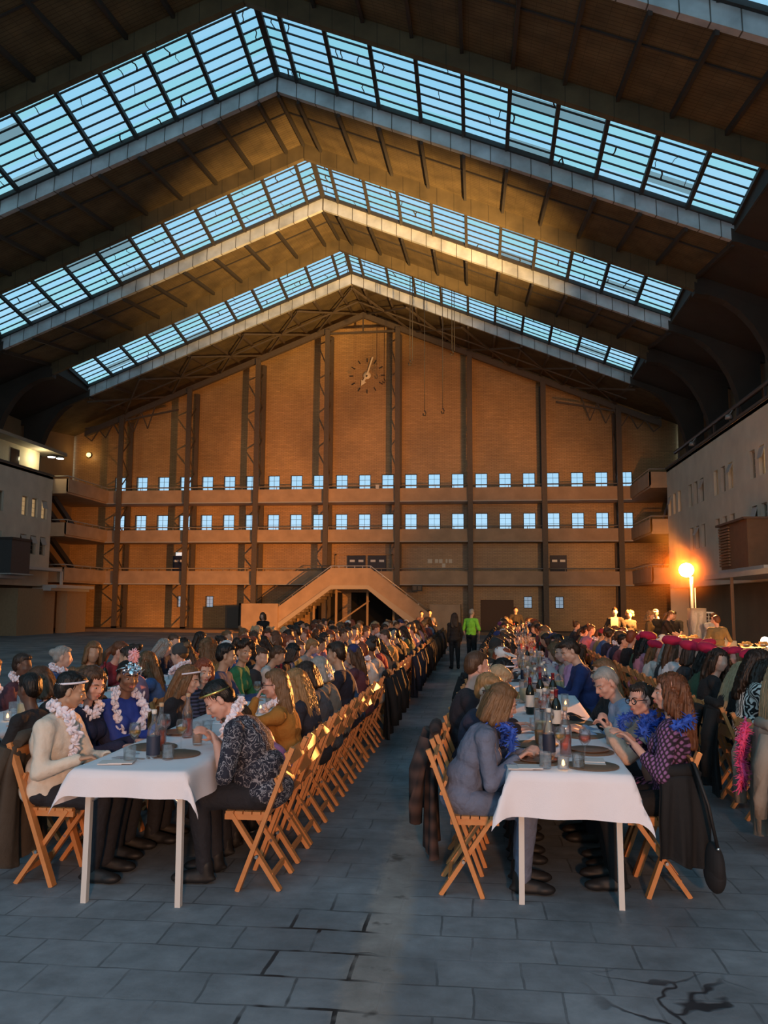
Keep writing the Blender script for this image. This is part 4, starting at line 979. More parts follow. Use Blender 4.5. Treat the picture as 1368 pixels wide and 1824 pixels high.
class Pose: pass
def make_pose(lean=12, twist=0, hy=0, hp=10, hr=0, lw=(-.14, .40, .80), rw=(.14, .40, .80), fem=0, fat=1.0, stand=False, crouch=0, side=0, curl=(.5, .5), elb=.35, feet=None):
    p = Pose(); p.__dict__.update(locals()); hz = .905 if stand else .556
    Rl = Euler((-math.radians(lean), math.radians(side), 0)).to_matrix(); Rm = Euler((-math.radians(lean*.5), math.radians(side*.5), 0)).to_matrix()
    p.P = Vector((0, 0, hz)); p.Wst = p.P+Rm@Vector((0, .0, .15)); Rt = Matrix.Rotation(math.radians(twist), 3, 'Z'); Ru = Rl@Rt; p.Ru = Ru; p.Rm = Rm
    p.C = p.Wst+Ru@Vector((0, 0, .17)); p.N = p.C+Ru@Vector((0, -.005, .19)); sw = .165 if fem else .19
    p.S = [p.C+Ru@Vector((s*sw, 0, .125)) for s in (-1, 1)]
    Rh = Euler((-math.radians(lean*.35), 0, 0)).to_matrix()@Matrix.Rotation(math.radians(hy), 3, 'Z')@Euler((-math.radians(hp), math.radians(hr), 0)).to_matrix()
    nk = p.N+Ru@Vector((0, .018, .075)); p.nk = nk; hc = nk+Rh@Vector((0, .012, .10)); p.H = Matrix.Translation(hc)@Rh.to_4x4()
    p.E = []; p.Wr = []
    for s, S, wt in ((-1, p.S[0], lw), (1, p.S[1], rw)):
        E, W_ = ik(S, wt, .285, .255, Vector((s*elb, -.3, -1))); p.E.append(E); p.Wr.append(W_)
    p.hip = [p.P+Vector((s*.088, .02, -.01)) for s in (-1, 1)]
    if stand: p.kn = [Vector((s*.095, .03, .48)) for s in (-1, 1)]; p.an = [Vector((s*.10, -.01, .08)) for s in (-1, 1)]; p.toe = [Vector((s*.12, .16, .03)) for s in (-1, 1)]
    else:
        p.kn = [Vector((s*.115, .43, .535)) for s in (-1, 1)]; p.an = [Vector((s*.11, .38, .085)) for s in (-1, 1)]; p.toe = [Vector((s*.125, .55, .035)) for s in (-1, 1)]
    return p
def torso(B, p, k=0.0, low=True):
    f = p.fat; e = lambda c, r, R: B.ell(c, tuple(x+k for x in r), R)
    fw = 1.0 if not p.fem else .93
    e(p.P+Vector((0, -.01, .02)), (.168*f*(1.04 if p.fem else 1), .125*f, .105), p.Rm); e(p.Wst, (.150*f*fw, .115*f, .14), p.Rm)
    e(p.C+p.Ru@Vector((0, -.005, .02)), (.160*f*fw, .112*f, .185), p.Ru)
    B.cap(p.S[0], .060+k, p.S[1], .060+k)
    for s in (0, 1): B.cap(p.N+p.Ru@Vector((0, -.012, -.035)), .050+k, p.S[s]*.9+p.N*.1, .056+k)
    if p.fem:
        for s in (-1, 1): B.ell(p.C+p.Ru@Vector((s*.068, .088*f, .02)), (.066+k, .052+k, .064+k), p.Ru)
    elif f > 1.1: B.ell(p.Wst+p.Rm@Vector((0, .06, -.02)), (.13*f+k, .10*f+k, .13+k), p.Rm)
def legs(B, p, k=0.0, foot=True):
    for i in (0, 1):
        B.cap(p.hip[i], .092+k, p.kn[i], .062+k); B.cap(p.kn[i], .062+k, p.an[i], .042+k)
        if foot: B.cap(p.an[i]+Vector((0, -.02, -.03)), .036+k, p.toe[i], .030+k)
def arms(B, p, k=0.0, fore=1.0):
    for i in (0, 1):
        f = 1.0 if not p.fem else .9
        B.cap(p.S[i], .054*f+k, p.E[i], .042*f+k)
        if fore > 0: B.cap(p.E[i], .042*f+k, p.E[i].lerp(p.Wr[i], fore), (.030 if fore > .8 else .038)*f+k)
def body_blob(p, fingers=True):
    B = Blob(); torso(B, p, -.004); legs(B, p, -.004, True); arms(B, p, -.002, 1.0); B.cap(p.N+p.Ru@Vector((0, -.005, -.03)), .055, p.nk, .050 if not p.fem else .045)
    B.cap(p.nk, .05 if not p.fem else .045, p.H.translation+p.H.to_3x3()@Vector((0, -.02, -.03)), .05)
    head_blob(B, p.H, p.fem)
    for i, s in ((0, -1), (1, 1)):
        d = (p.Wr[i]-p.E[i]).normalized(); d2 = (d+Vector((0, .0, -.15))).normalized()
        hand(B, p.Wr[i], d2, Vector((-s, .15, .1)), None, p.curl[i], .93 if p.fem else 1.0)
    return B
def build_pose(p, voxel=.0125, sleeve='long', top_len=0.0, seed=0, skirt=False, flat_top=False):
    R = {}
    R['body'] = grow('person', body_blob(p), voxel, [skin_m], 3 if voxel > .01 else 4)
    B = Blob(); torso(B, p, .013)
    if top_len: 
        for i in (0, 1): B.cap(p.hip[i], .108, p.hip[i].lerp(p.kn[i], top_len), .092)
    fr = {'long': .96, 'short': 0, 'mid': .55}[sleeve]
    arms(B, p, .013, fr)
    R['top'] = grow('top', B, max(voxel, .010), [cloth_col], 4, folds(seed, .008))
    B = Blob(); legs(B, p, .010, False); B.ell(p.P+Vector((0, -.005, 0)), (.17*p.fat+.012, .13*p.fat+.010, .10), p.Rm)
    if skirt:
        for t in (.2, .5, .8): a, b = p.hip[0].lerp(p.kn[0], t), p.hip[1].lerp(p.kn[1], t); B.cap(a, .10, b, .10)
    R['trousers'] = grow('skirt' if skirt else 'trousers', B, max(voxel, .012), [cloth_col], 3, folds(seed+3, .006))
    for i in (0, 1):
        B = Blob(); mid = p.an[i].lerp(p.toe[i], .5); B.ell((mid.x, mid.y-.02, .034), (.047, .155, .030)); B.ell((p.toe[i].x, p.toe[i].y-.03, .036), (.050, .075, .034)); B.cap(p.an[i]+Vector((0, -.01, .03)), .050, p.an[i]+Vector((0, -.015, -.04)), .046); B.cap(p.an[i]+Vector((0, -.02, -.025)), .046, p.toe[i]+Vector((0, -.02, .004)), .036)
        R['shoe%d' % i] = grow('shoe', B, .010, [shoe_m], 2)
    R['H'] = p.H; R['p'] = p
    return R
def child(name, me, par, col=None, M=None, m_=None):
    o = put(name, me, par, None, None, M)
    if col: o.color = (*col, 1)
    if m_: o.material_slots[0].link = 'OBJECT'; o.material_slots[0].material = m_
    return o
def person(R, x, y, rz, label, skin, hair, hair_c, top_c, bottom_c=(.015, .015, .02), scale=1.0, hat=None, hat_c=None, group=None, face=False, top_m=None, bottom_m=None, shoes=True, glasses=False, top_name='top', extras=(), z=0, hair_s=(1, 1, 1)):
    o = put('person', R['body']['me'], None, (x, y, z), rz); o.scale = (scale,)*3; o.color = (*skin, 1)
    tag(o, label, 'person', group)
    child(top_name, R['top']['me'], o, top_c, None, top_m); child('trousers', R['trousers']['me'], o, bottom_c, None, bottom_m)
    if shoes:
        for i in (0, 1): child('shoe', R['shoe%d' % i]['me'], o)
    if hair: child('hair', HM[hair]['me'], o, hair_c, R['H']@Matrix.Diagonal((*hair_s, 1)))
    if hat: child(hat, HAT[hat]['me'], o, hat_c, R['H'])
    if face:
        for e_ in EYES: child('eye', e_, o, None, R['H'])
        for e_ in BROWS: child('eyebrow', e_, o, tuple(c*.6 for c in hair_c), R['H'])
        child('lips', LIPS, o, None, R['H'])
    if glasses: child('glasses', GLASSES, o, None, R['H'])
    for nm, me, M, c in extras: child(nm, me, o, c, M if M != 'H' else R['H'])
    return o
# ------------------------------------------------------------------ printed fabrics
def print_mat(name, c0, c1, kind, scale, lo=.48, hi=.52, rough=.85):
    mt, n, l, b = nodes(name); tc = n.new('ShaderNodeTexCoord')
    if kind == 'wave':
        t = n.new('ShaderNodeTexWave'); t.inputs['Scale'].default_value = scale; t.inputs['Distortion'].default_value = 9; t.inputs['Detail'].default_value = 1.5; t.inputs['Detail Scale'].default_value = 1.2; s_ = t.outputs['Fac']
    elif kind == 'line':
        t = n.new('ShaderNodeTexNoise'); t.inputs['Scale'].default_value = scale; t.inputs['Detail'].default_value = 2; t.inputs['Distortion'].default_value = 1.5
        a = n.new('ShaderNodeMath'); a.operation = 'SUBTRACT'; a.inputs[1].default_value = .5; l.new(t.outputs['Fac'], a.inputs[0]); q = n.new('ShaderNodeMath'); q.operation = 'ABSOLUTE'; l.new(a.outputs[0], q.inputs[0]); s_ = q.outputs[0]
    elif kind == 'stripe':
        t = n.new('ShaderNodeTexWave'); t.bands_direction = 'Z'; t.inputs['Scale'].default_value = scale; s_ = t.outputs['Fac']
    elif kind == 'lattice':
        s1 = n.new('ShaderNodeSeparateXYZ'); l.new(tc.outputs['Object'], s1.inputs[0]); ss = []
        yx = n.new('ShaderNodeMath'); yx.operation = 'ADD'; l.new(s1.outputs['X'], yx.inputs[0]); l.new(s1.outputs['Y'], yx.inputs[1])
        for sg in (1, -1):
            a = n.new('ShaderNodeMath'); a.operation = 'MULTIPLY_ADD'; a.inputs[1].default_value = .8*sg; l.new(s1.outputs['Z'], a.inputs[0]); l.new(yx.outputs[0], a.inputs[2])
            m_ = n.new('ShaderNodeMath'); m_.operation = 'MULTIPLY'; m_.inputs[1].default_value = scale; l.new(a.outputs[0], m_.inputs[0]); f = n.new('ShaderNodeMath'); f.operation = 'SINE'; l.new(m_.outputs[0], f.inputs[0]); ss.append(f.outputs[0])
        m_ = n.new('ShaderNodeMath'); m_.operation = 'MULTIPLY'; l.new(ss[0], m_.inputs[0]); l.new(ss[1], m_.inputs[1]); q = n.new('ShaderNodeMath'); q.operation = 'ABSOLUTE'; l.new(m_.outputs[0], q.inputs[0]); s_ = q.outputs[0]
    if kind not in ('lattice',): l.new(tc.outputs['Object'], t.inputs['Vector'])
    r = n.new('ShaderNodeMapRange'); r.inputs[1].default_value = lo; r.inputs[2].default_value = hi; l.new(s_, r.inputs[0])
    mx = n.new('ShaderNodeMix'); mx.data_type = 'RGBA'; l.new(r.outputs[0], mx.inputs[0]); mx.inputs[6].default_value = (*c0, 1); mx.inputs[7].default_value = (*c1, 1); l.new(mx.outputs[2], b.inputs['Base Color']); b.inputs['Roughness'].default_value = rough
    return mt
leafy = print_mat('leafy_print', (.30, .30, .33), (.012, .014, .028), 'line', 22, .012, .035)
zebra = print_mat('zebra_print', (.012, .011, .012), (.72, .70, .66), 'wave', 13, .45, .55)
lattice = print_mat('purple_lattice', (.020, .009, .018), (.25, .11, .27), 'lattice', 85, .30, .75)
lattice2 = print_mat('purple_lattice_trouser', (.012, .008, .010), (.45, .16, .30), 'lattice', 62, .35, .6)
stripes = print_mat('navy_stripe', (.012, .014, .03), (.07, .08, .15), 'stripe', 9, .45, .6)
denim = mat('grey_denim', (.125, .145, .21), .85, noise=.35, nscale=9, bump=.9, bscale=16)
satin = mat('lilac_satin', (.36, .17, .36), .35, noise=.15, nscale=6, bump=.3, bscale=8)
cream_knit = mat('cream_knit', (.66, .58, .48), .9, noise=.06, bump=.7, bscale=14)
royal = mat('royal_blue_cloth', (.015, .04, .26), .75, noise=.2, bump=.3, bscale=10)
rust = mat('rust_knit', (.36, .155, .025), .9, noise=.2, bump=.4, bscale=40)

# ------------------------------------------------------------------ the guests close to the camera, each in a pose of its own
SK = {'fair': (.56, .34, .25), 'pink': (.58, .32, .24), 'tan': (.42, .25, .16), 'brown': (.20, .10, .06), 'dark': (.10, .05, .032)}
HC = {'black': (.010, .008, .007), 'dark': (.028, .016, .010), 'brown': (.07, .036, .018), 'auburn': (.12, .045, .018), 'lightbrown': (.15, .08, .035), 'blond': (.28, .16, .065), 'pale': (.40, .29, .165), 'grey': (.28, .27, .25), 'red': (.20, .05, .02)}
VX = .0078
def near_pose(**k): return make_pose(**k)
NEAR = []
def N(key, row, side, y, pose, sleeve='long', voxel=VX, dx=0, **kw):
    if row != 'Q': y += .25
    NEAR.append((key, row, side, y, pose, sleeve, voxel, dx, kw))
blueboa = fluff('feather_boa', blue_fluff, [(-.10, .13, -.24), (-.12, .10, -.13), (-.07, -.06, -.10), (.06, -.07, -.10), (.12, .10, -.13), (.11, .14, -.26)], 420, .055, 3)
blueboa2 = fluff('feather_boa', blue_fluff, [(-.21, .02, -.20), (-.16, -.10, -.14), (0, -.12, -.12), (.16, -.10, -.14), (.22, .03, -.21), (.16, .13, -.25), (.05, .16, -.27)], 520, .062, 4)
lei_path = [(-.08, .15, -.40), (-.12, .13, -.25), (-.10, .03, -.14), (-.05, -.085, -.115), (.05, -.085, -.115), (.10, .03, -.14), (.12, .13, -.25), (.08, .15, -.40), (-.02, .17, -.44)]
lei = petals('flower_garland', foam, lei_path, 60, .026, 5)
lei_short = petals('flower_garland', foam, [(-.10, .04, -.14), (-.05, -.10, -.10), (.05, -.10, -.10), (.10, .04, -.14), (.02, .12, -.20), (-.10, .04, -.14)], 34, .024, 6)
blueflower = petals('cloth_flower', blue_fluff, [(-.10, .05, -.13), (-.06, .07, -.14)], 4, .03, 7)
ear_fluff = fluff('pink_plume', pink_fluff, [(-.02, .0, .13), (-.03, .0, .17), (-.01, .02, .21)], 260, .045, 8)
foil = petals('foil_bow', silver, [(-.06, .075, .075), (0, .092, .085), (.06, .075, .075)], 7, .03, 9, .3)

N('A', 'R', -1, 5.08, dict(lean=24, hy=12, hp=14, fem=1, fat=1.06, lw=(-.02, .40, .86), rw=(.10, .36, .84), curl=(.9, 1.0)), label='person in a grey denim jumpsuit with a brown bob, near end of right row', skin='pink', hair='bob', hair_c='lightbrown', top_m=denim, bottom_m=denim, top_name='jumpsuit_top', scale=.93, extras=[('feather_boa', blueboa, 'H', None)], dx=-0.06)
N('B', 'R', -1, 5.66, dict(lean=16, hy=-38, hp=6, fem=1, twist=-14, lw=(-.1, .36, .80), rw=(.14, .36, .80)), label='person with short blond hair, black glasses and a blue flower at the neck', skin='fair', hair='pixie', hair_c='blond', top_c=(.022, .022, .045), glasses=True, scale=.92, extras=[('cloth_flower', blueflower, 'H', None)], dx=-0.07)
N('C', 'R', -1, 6.22, dict(lean=9, hy=24, hp=4, fat=1.12), label='person with a cropped red-brown nape in a black jumper, back to the aisle', skin='pink', hair='crop', hair_c='brown', top_c=(.016, .012, .018), scale=1.0, dx=-0.12)
N('D', 'R', -1, 6.78, dict(lean=22, hy=5, hp=18, fem=1), label='person with short ash-blond hair looking down, beyond the black jumper', skin='fair', hair='pixie', hair_c='pale', top_c=(.10, .10, .13), scale=.92, dx=-0.09)
N('E', 'R', -1, 7.36, dict(lean=16, hy=8, hp=16, fem=1), label='person with dark hair and a white headband, aisle side of the right row', skin='tan', hair='long', hair_c='black', top_c=(.02, .02, .025), scale=.92, extras=[('headband', band_white, 'H', None)])
N('F', 'R', 1, 5.20, dict(lean=-3, hy=-4, hp=0, fem=1, twist=-24, fat=1.02, lw=(-.12, .25, .92), rw=(.10, .27, .95), curl=(.6, .6), elb=.7), 'mid', label='person in a purple lattice-print dress and blue feather boa, at the near end', skin='pink', hair='longw', hair_c='auburn', top_m=lattice, bottom_m=coat_black, top_name='dress_top', scale=0.94, dx=0.14, extras=[('feather_boa', blueboa2, 'H', None)])
N('G', 'R', 1, 5.62, dict(lean=12, hy=30, hp=2, fem=1, twist=8, lw=(-.07, .40, 1.01), rw=(.03, .38, 1.03), curl=(1.1, 1.1), elb=.55), label='person in black-rimmed glasses and a beige cardigan, clasped hands raised', skin='pink', hair='bun', hair_c='dark', top_c=(.64, .44, .33), bottom_m=lattice2, glasses=True, scale=0.88, dx=0.15, extras=[('feather_boa', blueboa, 'H', None)])
N('H', 'R', 1, 6.22, dict(lean=20, hy=22, hp=22, fat=1.08, lw=(-.12, .44, .82), rw=(.12, .40, .82)), label='person with cropped grey hair in a pale blue shirt, bent over the table', skin='pink', hair='crop', hair_c='grey', top_c=(.27, .33, .46), scale=0.95, dx=0.10)
N('I', 'R', 1, 6.95, dict(lean=10, hy=4, hp=2, fem=1, lw=(-.14, .42, .84), rw=(.06, .42, .84)), label='person with long fair hair, thin glasses and a black top, in profile', skin='fair', hair='sleek', hair_c='lightbrown', top_c=(.012, .011, .013), glasses=True, scale=0.93, dx=.04)
N('J', 'R', 1, 9.05, dict(lean=14, hy=8, hp=22, fat=1.02, lw=(-.14, .40, .84), rw=(.10, .40, .84)), label='person in a bright navy suit with dark hair, looking down at the table', skin='fair', hair='quiff', hair_c='dark', top_c=(.018, .03, .12), scale=1.0, voxel=.011)
N('K', 'R', 1, 10.0, dict(lean=20, hy=10, hp=8, fem=1, lw=(-.14, .40, .84), rw=(.10, .40, .84)), label='person in a pink blouse with hair pinned up, beyond the navy suit', skin='pink', hair='bun', hair_c='brown', top_c=(.62, .28, .45), scale=.95, voxel=.011)
N('M', 'L', 1, 5.02, dict(lean=30, hy=18, hp=30, fat=1.22, twist=4, lw=(-.16, .30, .88), rw=(.12, .42, .88), curl=(.5, .7), elb=.75), 'short', label='person in a black leaf-print shirt with a gold headband, bent over the near table end', skin='pink', hair='short', hair_c='black', top_m=leafy, top_name='shirt', scale=0.96, dx=0.06, extras=[('headband', band_gold, 'H', None), ('flower_garland', lei_short, 'H', None)])
N('O1', 'L', 1, 5.56, dict(lean=42, hy=0, hp=26, fem=1, twist=-6), label='person in lilac satin seated between the leaf-print shirt and the rust jumper', skin='pink', hair='bob', hair_c='brown', top_m=satin, top_name='blouse', scale=.90)
N('O', 'L', 1, 5.98, dict(lean=14, hy=6, hp=0, fem=1, lw=(-.16, .27, 1.12), rw=(.12, .40, .80), curl=(.9, .5), elb=.5), label='person in a rust jumper with very long fair hair and glasses, hand raised', skin='pink', hair='sleek', hair_c='lightbrown', top_m=rust, top_name='jumper', glasses=True, scale=0.90, dx=0.00, extras=[('flower_garland', lei_short, 'H', None)])
N('P', 'L', 1, 6.6, dict(lean=20, hy=-12, hp=6, fem=1), label='person with long honey-blond hair and a dark navy top behind the rust jumper', skin='fair', hair='xlong', hair_c='blond', top_c=(.02, .024, .04), scale=0.88, dx=0.07)
N('Q', 'L', 1, 7.15, dict(lean=21, hy=-10, hp=10, fem=1), label='person with dark brown hair in a slate grey jumper on the aisle', skin='fair', hair='bob', hair_c='dark', top_c=(.055, .065, .085), scale=0.90, dx=0.07)
N('R', 'L', 1, 7.7, dict(lean=18, hy=-16, hp=6, fem=1), label='person with grey hair, a grey top and a white flower garland', skin='fair', hair='bob', hair_c='grey', top_c=(.14, .14, .13), scale=0.90, extras=[('flower_garland', lei_short, 'H', None)], dx=.05)
N('S', 'L', 1, 8.25, dict(lean=8, hy=-10, hp=4, fat=1.05), label='person in a navy top seated before the topknot and blue denim shirt', skin='tan', hair='short', hair_c='dark', top_c=(.012, .014, .03), scale=.97, voxel=.011, dx=.05)
N('T', 'L', 1, 8.8, dict(lean=18, hy=16, hp=4), label='person with a dark topknot in a blue denim shirt', skin='fair', hair='topknot', hair_c='dark', top_c=(.03, .09, .22), scale=0.92, voxel=.011, dx=.05)
N('U', 'L', -1, 4.95, dict(lean=8, hy=24, hp=14, fat=1.26, lw=(-.02, .40, .80), rw=(.20, .30, .81), curl=(.4, 1.0), elb=.5), label='person in a cream jumper and white flower garland at the near left table end', skin='tan', hair='short', hair_c='black', top_m=cream_knit, top_name='jumper', scale=.93, dx=-.15, extras=[('headband', band_white, 'H', None), ('flower_garland', lei, 'H', None)])
N('V', 'L', -1, 5.42, dict(lean=6, hy=-24, hp=16, fem=1), dx=-.2, label='person with long dark brown hair beside the cream jumper, looking down', skin='pink', hair='long', hair_c='brown', top_c=(.012, .016, .05), scale=.93, extras=[('flower_garland', lei_short, 'H', None)])
N('W', 'L', -1, 5.80, dict(lean=8, hy=-44, hp=4, fem=1, fat=1.22, twist=-28, lw=(-.05, .33, .84), rw=(.16, .36, .82)), label='person in royal blue with silver foil headband, pink plume and garland', skin='brown', hair='bun', hair_c='black', top_m=royal, top_name='dress_top', scale=0.94, extras=[('foil_bow', foil, 'H', None), ('headband', band_silver, 'H', None), ('pink_plume', ear_fluff, 'H', None), ('flower_garland', lei, 'H', None)], dx=-0.10)
N('X', 'L', -1, 6.45, dict(lean=24, hy=-4, hp=4, fem=1), label='person with very long light brown hair leaning over, in a black top', skin='fair', hair='xlong', hair_c='lightbrown', top_c=(.014, .013, .017), scale=0.91, extras=[('headband', band_white, 'H', None)])
N('Y', 'L', -1, 7.1, dict(lean=14, hy=-48, hp=6, fem=1), label='person with a short red-brown fringe in a navy striped top', skin='fair', hair='bob', hair_c='red', top_m=stripes, top_name='striped_top', scale=0.90)
N('Z', 'L', -1, 7.95, dict(lean=6, hy=14, hp=6), label='person in a deep blue jacket with short black hair beside the green top', skin='tan', hair='short', hair_c='black', top_c=(.025, .05, .13), scale=0.96, voxel=.011)
N('Z2', 'L', -1, 8.5, dict(lean=10, hy=-46, hp=4, fem=1), label='person with piled-up dark curls in a bright green top', skin='tan', hair='afro', hair_c='dark', top_c=(.02, .16, .07), scale=.97, voxel=.011)
N('q2', 'Q', -1, 7.0, dict(lean=8, hy=4, hp=4, fem=1), 'short', label='person with long pale blond hair and a black short-sleeved top', skin='pink', hair='xlong', hair_c='pale', top_c=(.012, .012, .012), scale=.96, voxel=.011)
N('q1', 'Q', -1, 7.75, dict(lean=12, hy=-6, hp=8, fem=1), label='person in a black and white zebra-print blouse with dark wavy hair', skin='tan', hair='longw', hair_c='dark', top_m=zebra, top_name='blouse', scale=.98, hair_s=(1.12, 1.1, 1))

for k in NEAR: k[8]['R'] = build_pose(make_pose(**k[4]), k[6], k[5], 0, len(k[0])*3+ord(k[0][0]))
# ------------------------------------------------------------------ poses shared by the crowd
TP = [dict(t, lean=t['lean']+7) for t in [dict(lean=8, hy=0, hp=8), dict(lean=16, hy=18, hp=10, fem=1), dict(lean=10, hy=-26, hp=4, fem=1), dict(lean=20, hy=-8, hp=18), dict(lean=4, hy=30, hp=2, fem=1), dict(lean=13, hy=-40, hp=6), dict(lean=22, hy=6, hp=14, fem=1), dict(lean=2, hy=-12, hp=2, fat=1.12, lw=(-.12, .34, .86), rw=(.14, .38, .80)),
      dict(lean=12, hy=8, hp=6, fem=1, lw=(-.10, .26, 1.06), rw=(.14, .38, .80)), dict(lean=9, hy=-58, hp=4, fem=1)]]
CT = [build_pose(make_pose(**t), .0145, 'long', 0, i) for i, t in enumerate(TP)]
ST = [build_pose(make_pose(stand=True, lw=(-.24, .06, .84), rw=(.24, .08, .86), lean=2, hy=12, hp=6, elb=.8), .0145, 'short', 0, 31),
      build_pose(make_pose(stand=True, lean=16, lw=(-.16, .46, .98), rw=(.14, .46, .98), hp=22), .0145, 'short', 0, 32),
      build_pose(make_pose(stand=True, fem=1, lw=(-.20, .10, .82), rw=(.21, .12, .84), hy=-14, lean=3), .0145, 'long', .35, 33)]
flush()
seat_xy = lambda row, side, y: (ROWS[row][0](y)+side*SEAT[(row, side)], y)
used = {}; cnt = {('Q', -1): 1}
for key, row, side, y, pose, sl, vx, dx, kw in NEAR:
    x, y = seat_xy(row, side, y); used.setdefault((row, side), []).append(y); cnt[(row, side)] = cnt.get((row, side), 0)+1
    kw = dict(kw); R = kw.pop('R'); lab = kw.pop('label'); sk = SK[kw.pop('skin')]; hc = HC[kw.pop('hair_c')]; hs = kw.pop('hair')
    person(R, x+dx, y, side*PI/2, lab, sk, hs, hc, kw.pop('top_c', (.3, .3, .3)), face=True, **kw)
    chair(x+(-.05 if key == 'U' else 0), y, side*PI/2, 'wooden folding chair, %s along the %s of the %s' % (ORD[cnt[(row, side)]-1], ROWS[row][4][0 if side == 1 else 1], ROWS[row][3]), True)
# ------------------------------------------------------------------ the rest of the crowd, seat by seat
q = random.Random(21)
TOPS = [((.012, .012, .014), 'black'), ((.02, .024, .05), 'navy'), ((.05, .05, .055), 'charcoal'), ((.36, .34, .33), 'pale grey'), ((.60, .58, .55), 'white'), ((.30, .03, .04), 'red'), ((.18, .05, .06), 'maroon'), ((.05, .12, .30), 'blue'),
        ((.50, .22, .30), 'pink'), ((.34, .22, .09), 'mustard'), ((.05, .09, .05), 'dark green'), ((.22, .15, .10), 'brown'), ((.26, .18, .30), 'lilac'), ((.012, .012, .014), 'black'), ((.03, .03, .035), 'dark grey'), ((.10, .035, .05), 'wine')]
HN = {'black': 'black', 'dark': 'dark', 'brown': 'brown', 'auburn': 'auburn', 'lightbrown': 'light brown', 'blond': 'blond', 'pale': 'pale blond', 'grey': 'grey', 'red': 'red-brown'}
STN = {'short': 'short', 'crop': 'cropped', 'quiff': 'swept-up', 'pixie': 'short layered', 'bob': 'bobbed', 'long': 'long', 'longw': 'long wavy', 'xlong': 'very long', 'bun': 'pinned-up', 'topknot': 'knotted', 'pony': 'tied-back', 'curly': 'curly', 'afro': 'full curly'}
FEMH = ['bob', 'long', 'longw', 'long', 'bun', 'pony', 'curly', 'long', 'longw', 'bob', 'pixie', 'topknot', 'bun']; MASH = ['short', 'short', 'crop', 'quiff', 'short', 'topknot', 'crop']
HW = ['dark']*6+['black']*4+['brown']*7+['auburn']*4+['lightbrown']*4+['blond']*3+['pale']+['grey']*2+['red']*2
HATS = [None]*16+['cap', 'beanie', 'visor', 'hood']
HATC = {'cap': [(.02, .03, .12), (.6, .6, .6), (.3, .02, .03)], 'beanie': [(.10, .02, .12), (.05, .05, .05)], 'visor': [(.7, .7, .75)], 'hood': [(.30, .28, .30), (.02, .02, .02), (.5, .4, .1)]}
PITCH_ = {'L': .60, 'O': .62, 'R': .60, 'Q': .60}
for row in 'LORQ':
    cx, y0, y1, nm, sides = ROWS[row]
    for si, side in enumerate((1, -1)):
        ys = used.get((row, side), [])
        y = (max(ys)+PITCH_[row]) if ys else y0+.42
        if row == 'Q' and side == 1: y = y0+.5
        idx = cnt.get((row, side), 0)
        while y < y1:
            yy = y+q.uniform(-.05, .05); idx += 1; y += PITCH_[row]*q.uniform(.96, 1.06)
            ti = q.randrange(len(CT)); R = CT[ti]; fem = TP[ti].get('fem', 0)
            hs = q.choice(FEMH if fem else MASH); hc = q.choice(HW); tc_, tn = q.choice(TOPS); hat = q.choice(HATS); hatc = q.choice(HATC[hat]) if hat else None
            sk = SK[q.choice(['fair', 'pink', 'fair', 'pink', 'tan', 'tan', 'brown', 'dark'] if hc in ('black', 'dark') else ['fair', 'pink', 'tan'])]
            if row == 'Q' and 9.3 < yy < 13.6 and not (side == 1 and yy < 10): hat, hatc = 'beret', (.55, .016, .07); hs = q.choice(['long', 'bob', 'longw']); 
            if row == 'Q' and side == -1 and 10.6 < yy < 11.3: tc_, tn, hc = (.60, .62, .64), 'white', 'brown'
            if row == 'Q' and side == -1 and 8.2 < yy < 9.3: hs, hat, tn, tc_ = 'xlong', None, 'black', TOPS[0][0]; hc = 'pale' if yy < 8.6 else 'dark'
            if row == 'O' and side == 1 and yy < 7.0: tc_, tn, hat = TOPS[0][0], 'black', None
            if row == 'O' and side == -1 and yy < 6.3: tc_, tn, hat = (.38, .03, .05), 'red', None
            x, yy = seat_xy(row, side, yy)
            place = '%s on %s, %s' % (ORD[idx-1], sides[si], nm)
            what = 'guest, %s beret, %s top, ' % ('crimson', tn) if hat == 'beret' else 'guest, %s, %s top, ' % (hat, tn) if hat else 'guest, %s %s hair, %s top, ' % (STN[hs], HN[hc], tn)
            ex = []
            if q.random() < .10: ex = [('flower_garland', lei_short, 'H', None)]
            person(R, x+q.uniform(-.04, .04)+side*.045, yy, side*PI/2+q.uniform(-.22, .22), what+place, sk, hs, HC[hc], tc_, q.choice([(.012, .012, .015), (.03, .04, .08), (.05, .045, .04)]), q.uniform(.88, .96)*(.93 if row == 'Q' and side == 1 else 1), hat, hatc, 'seated guests of the '+nm, False, None, None, yy < 8, False, 'top', ex)
            chair(x, yy, side*PI/2+q.uniform(-.1, .1), 'wooden folding chair, %s' % place, yy < 9.5)
            if yy > 8.3 and q.random() < (.62 if (row == 'L' and side == 1) or (row == 'R' and side == -1) else .2):
                k = q.choice(['black', 'navy', 'black', 'brown', 'black'])
                coat(k, x, yy, side*PI/2, '%s coat over the chair %s' % (k if k != 'brown' else 'olive brown', place))
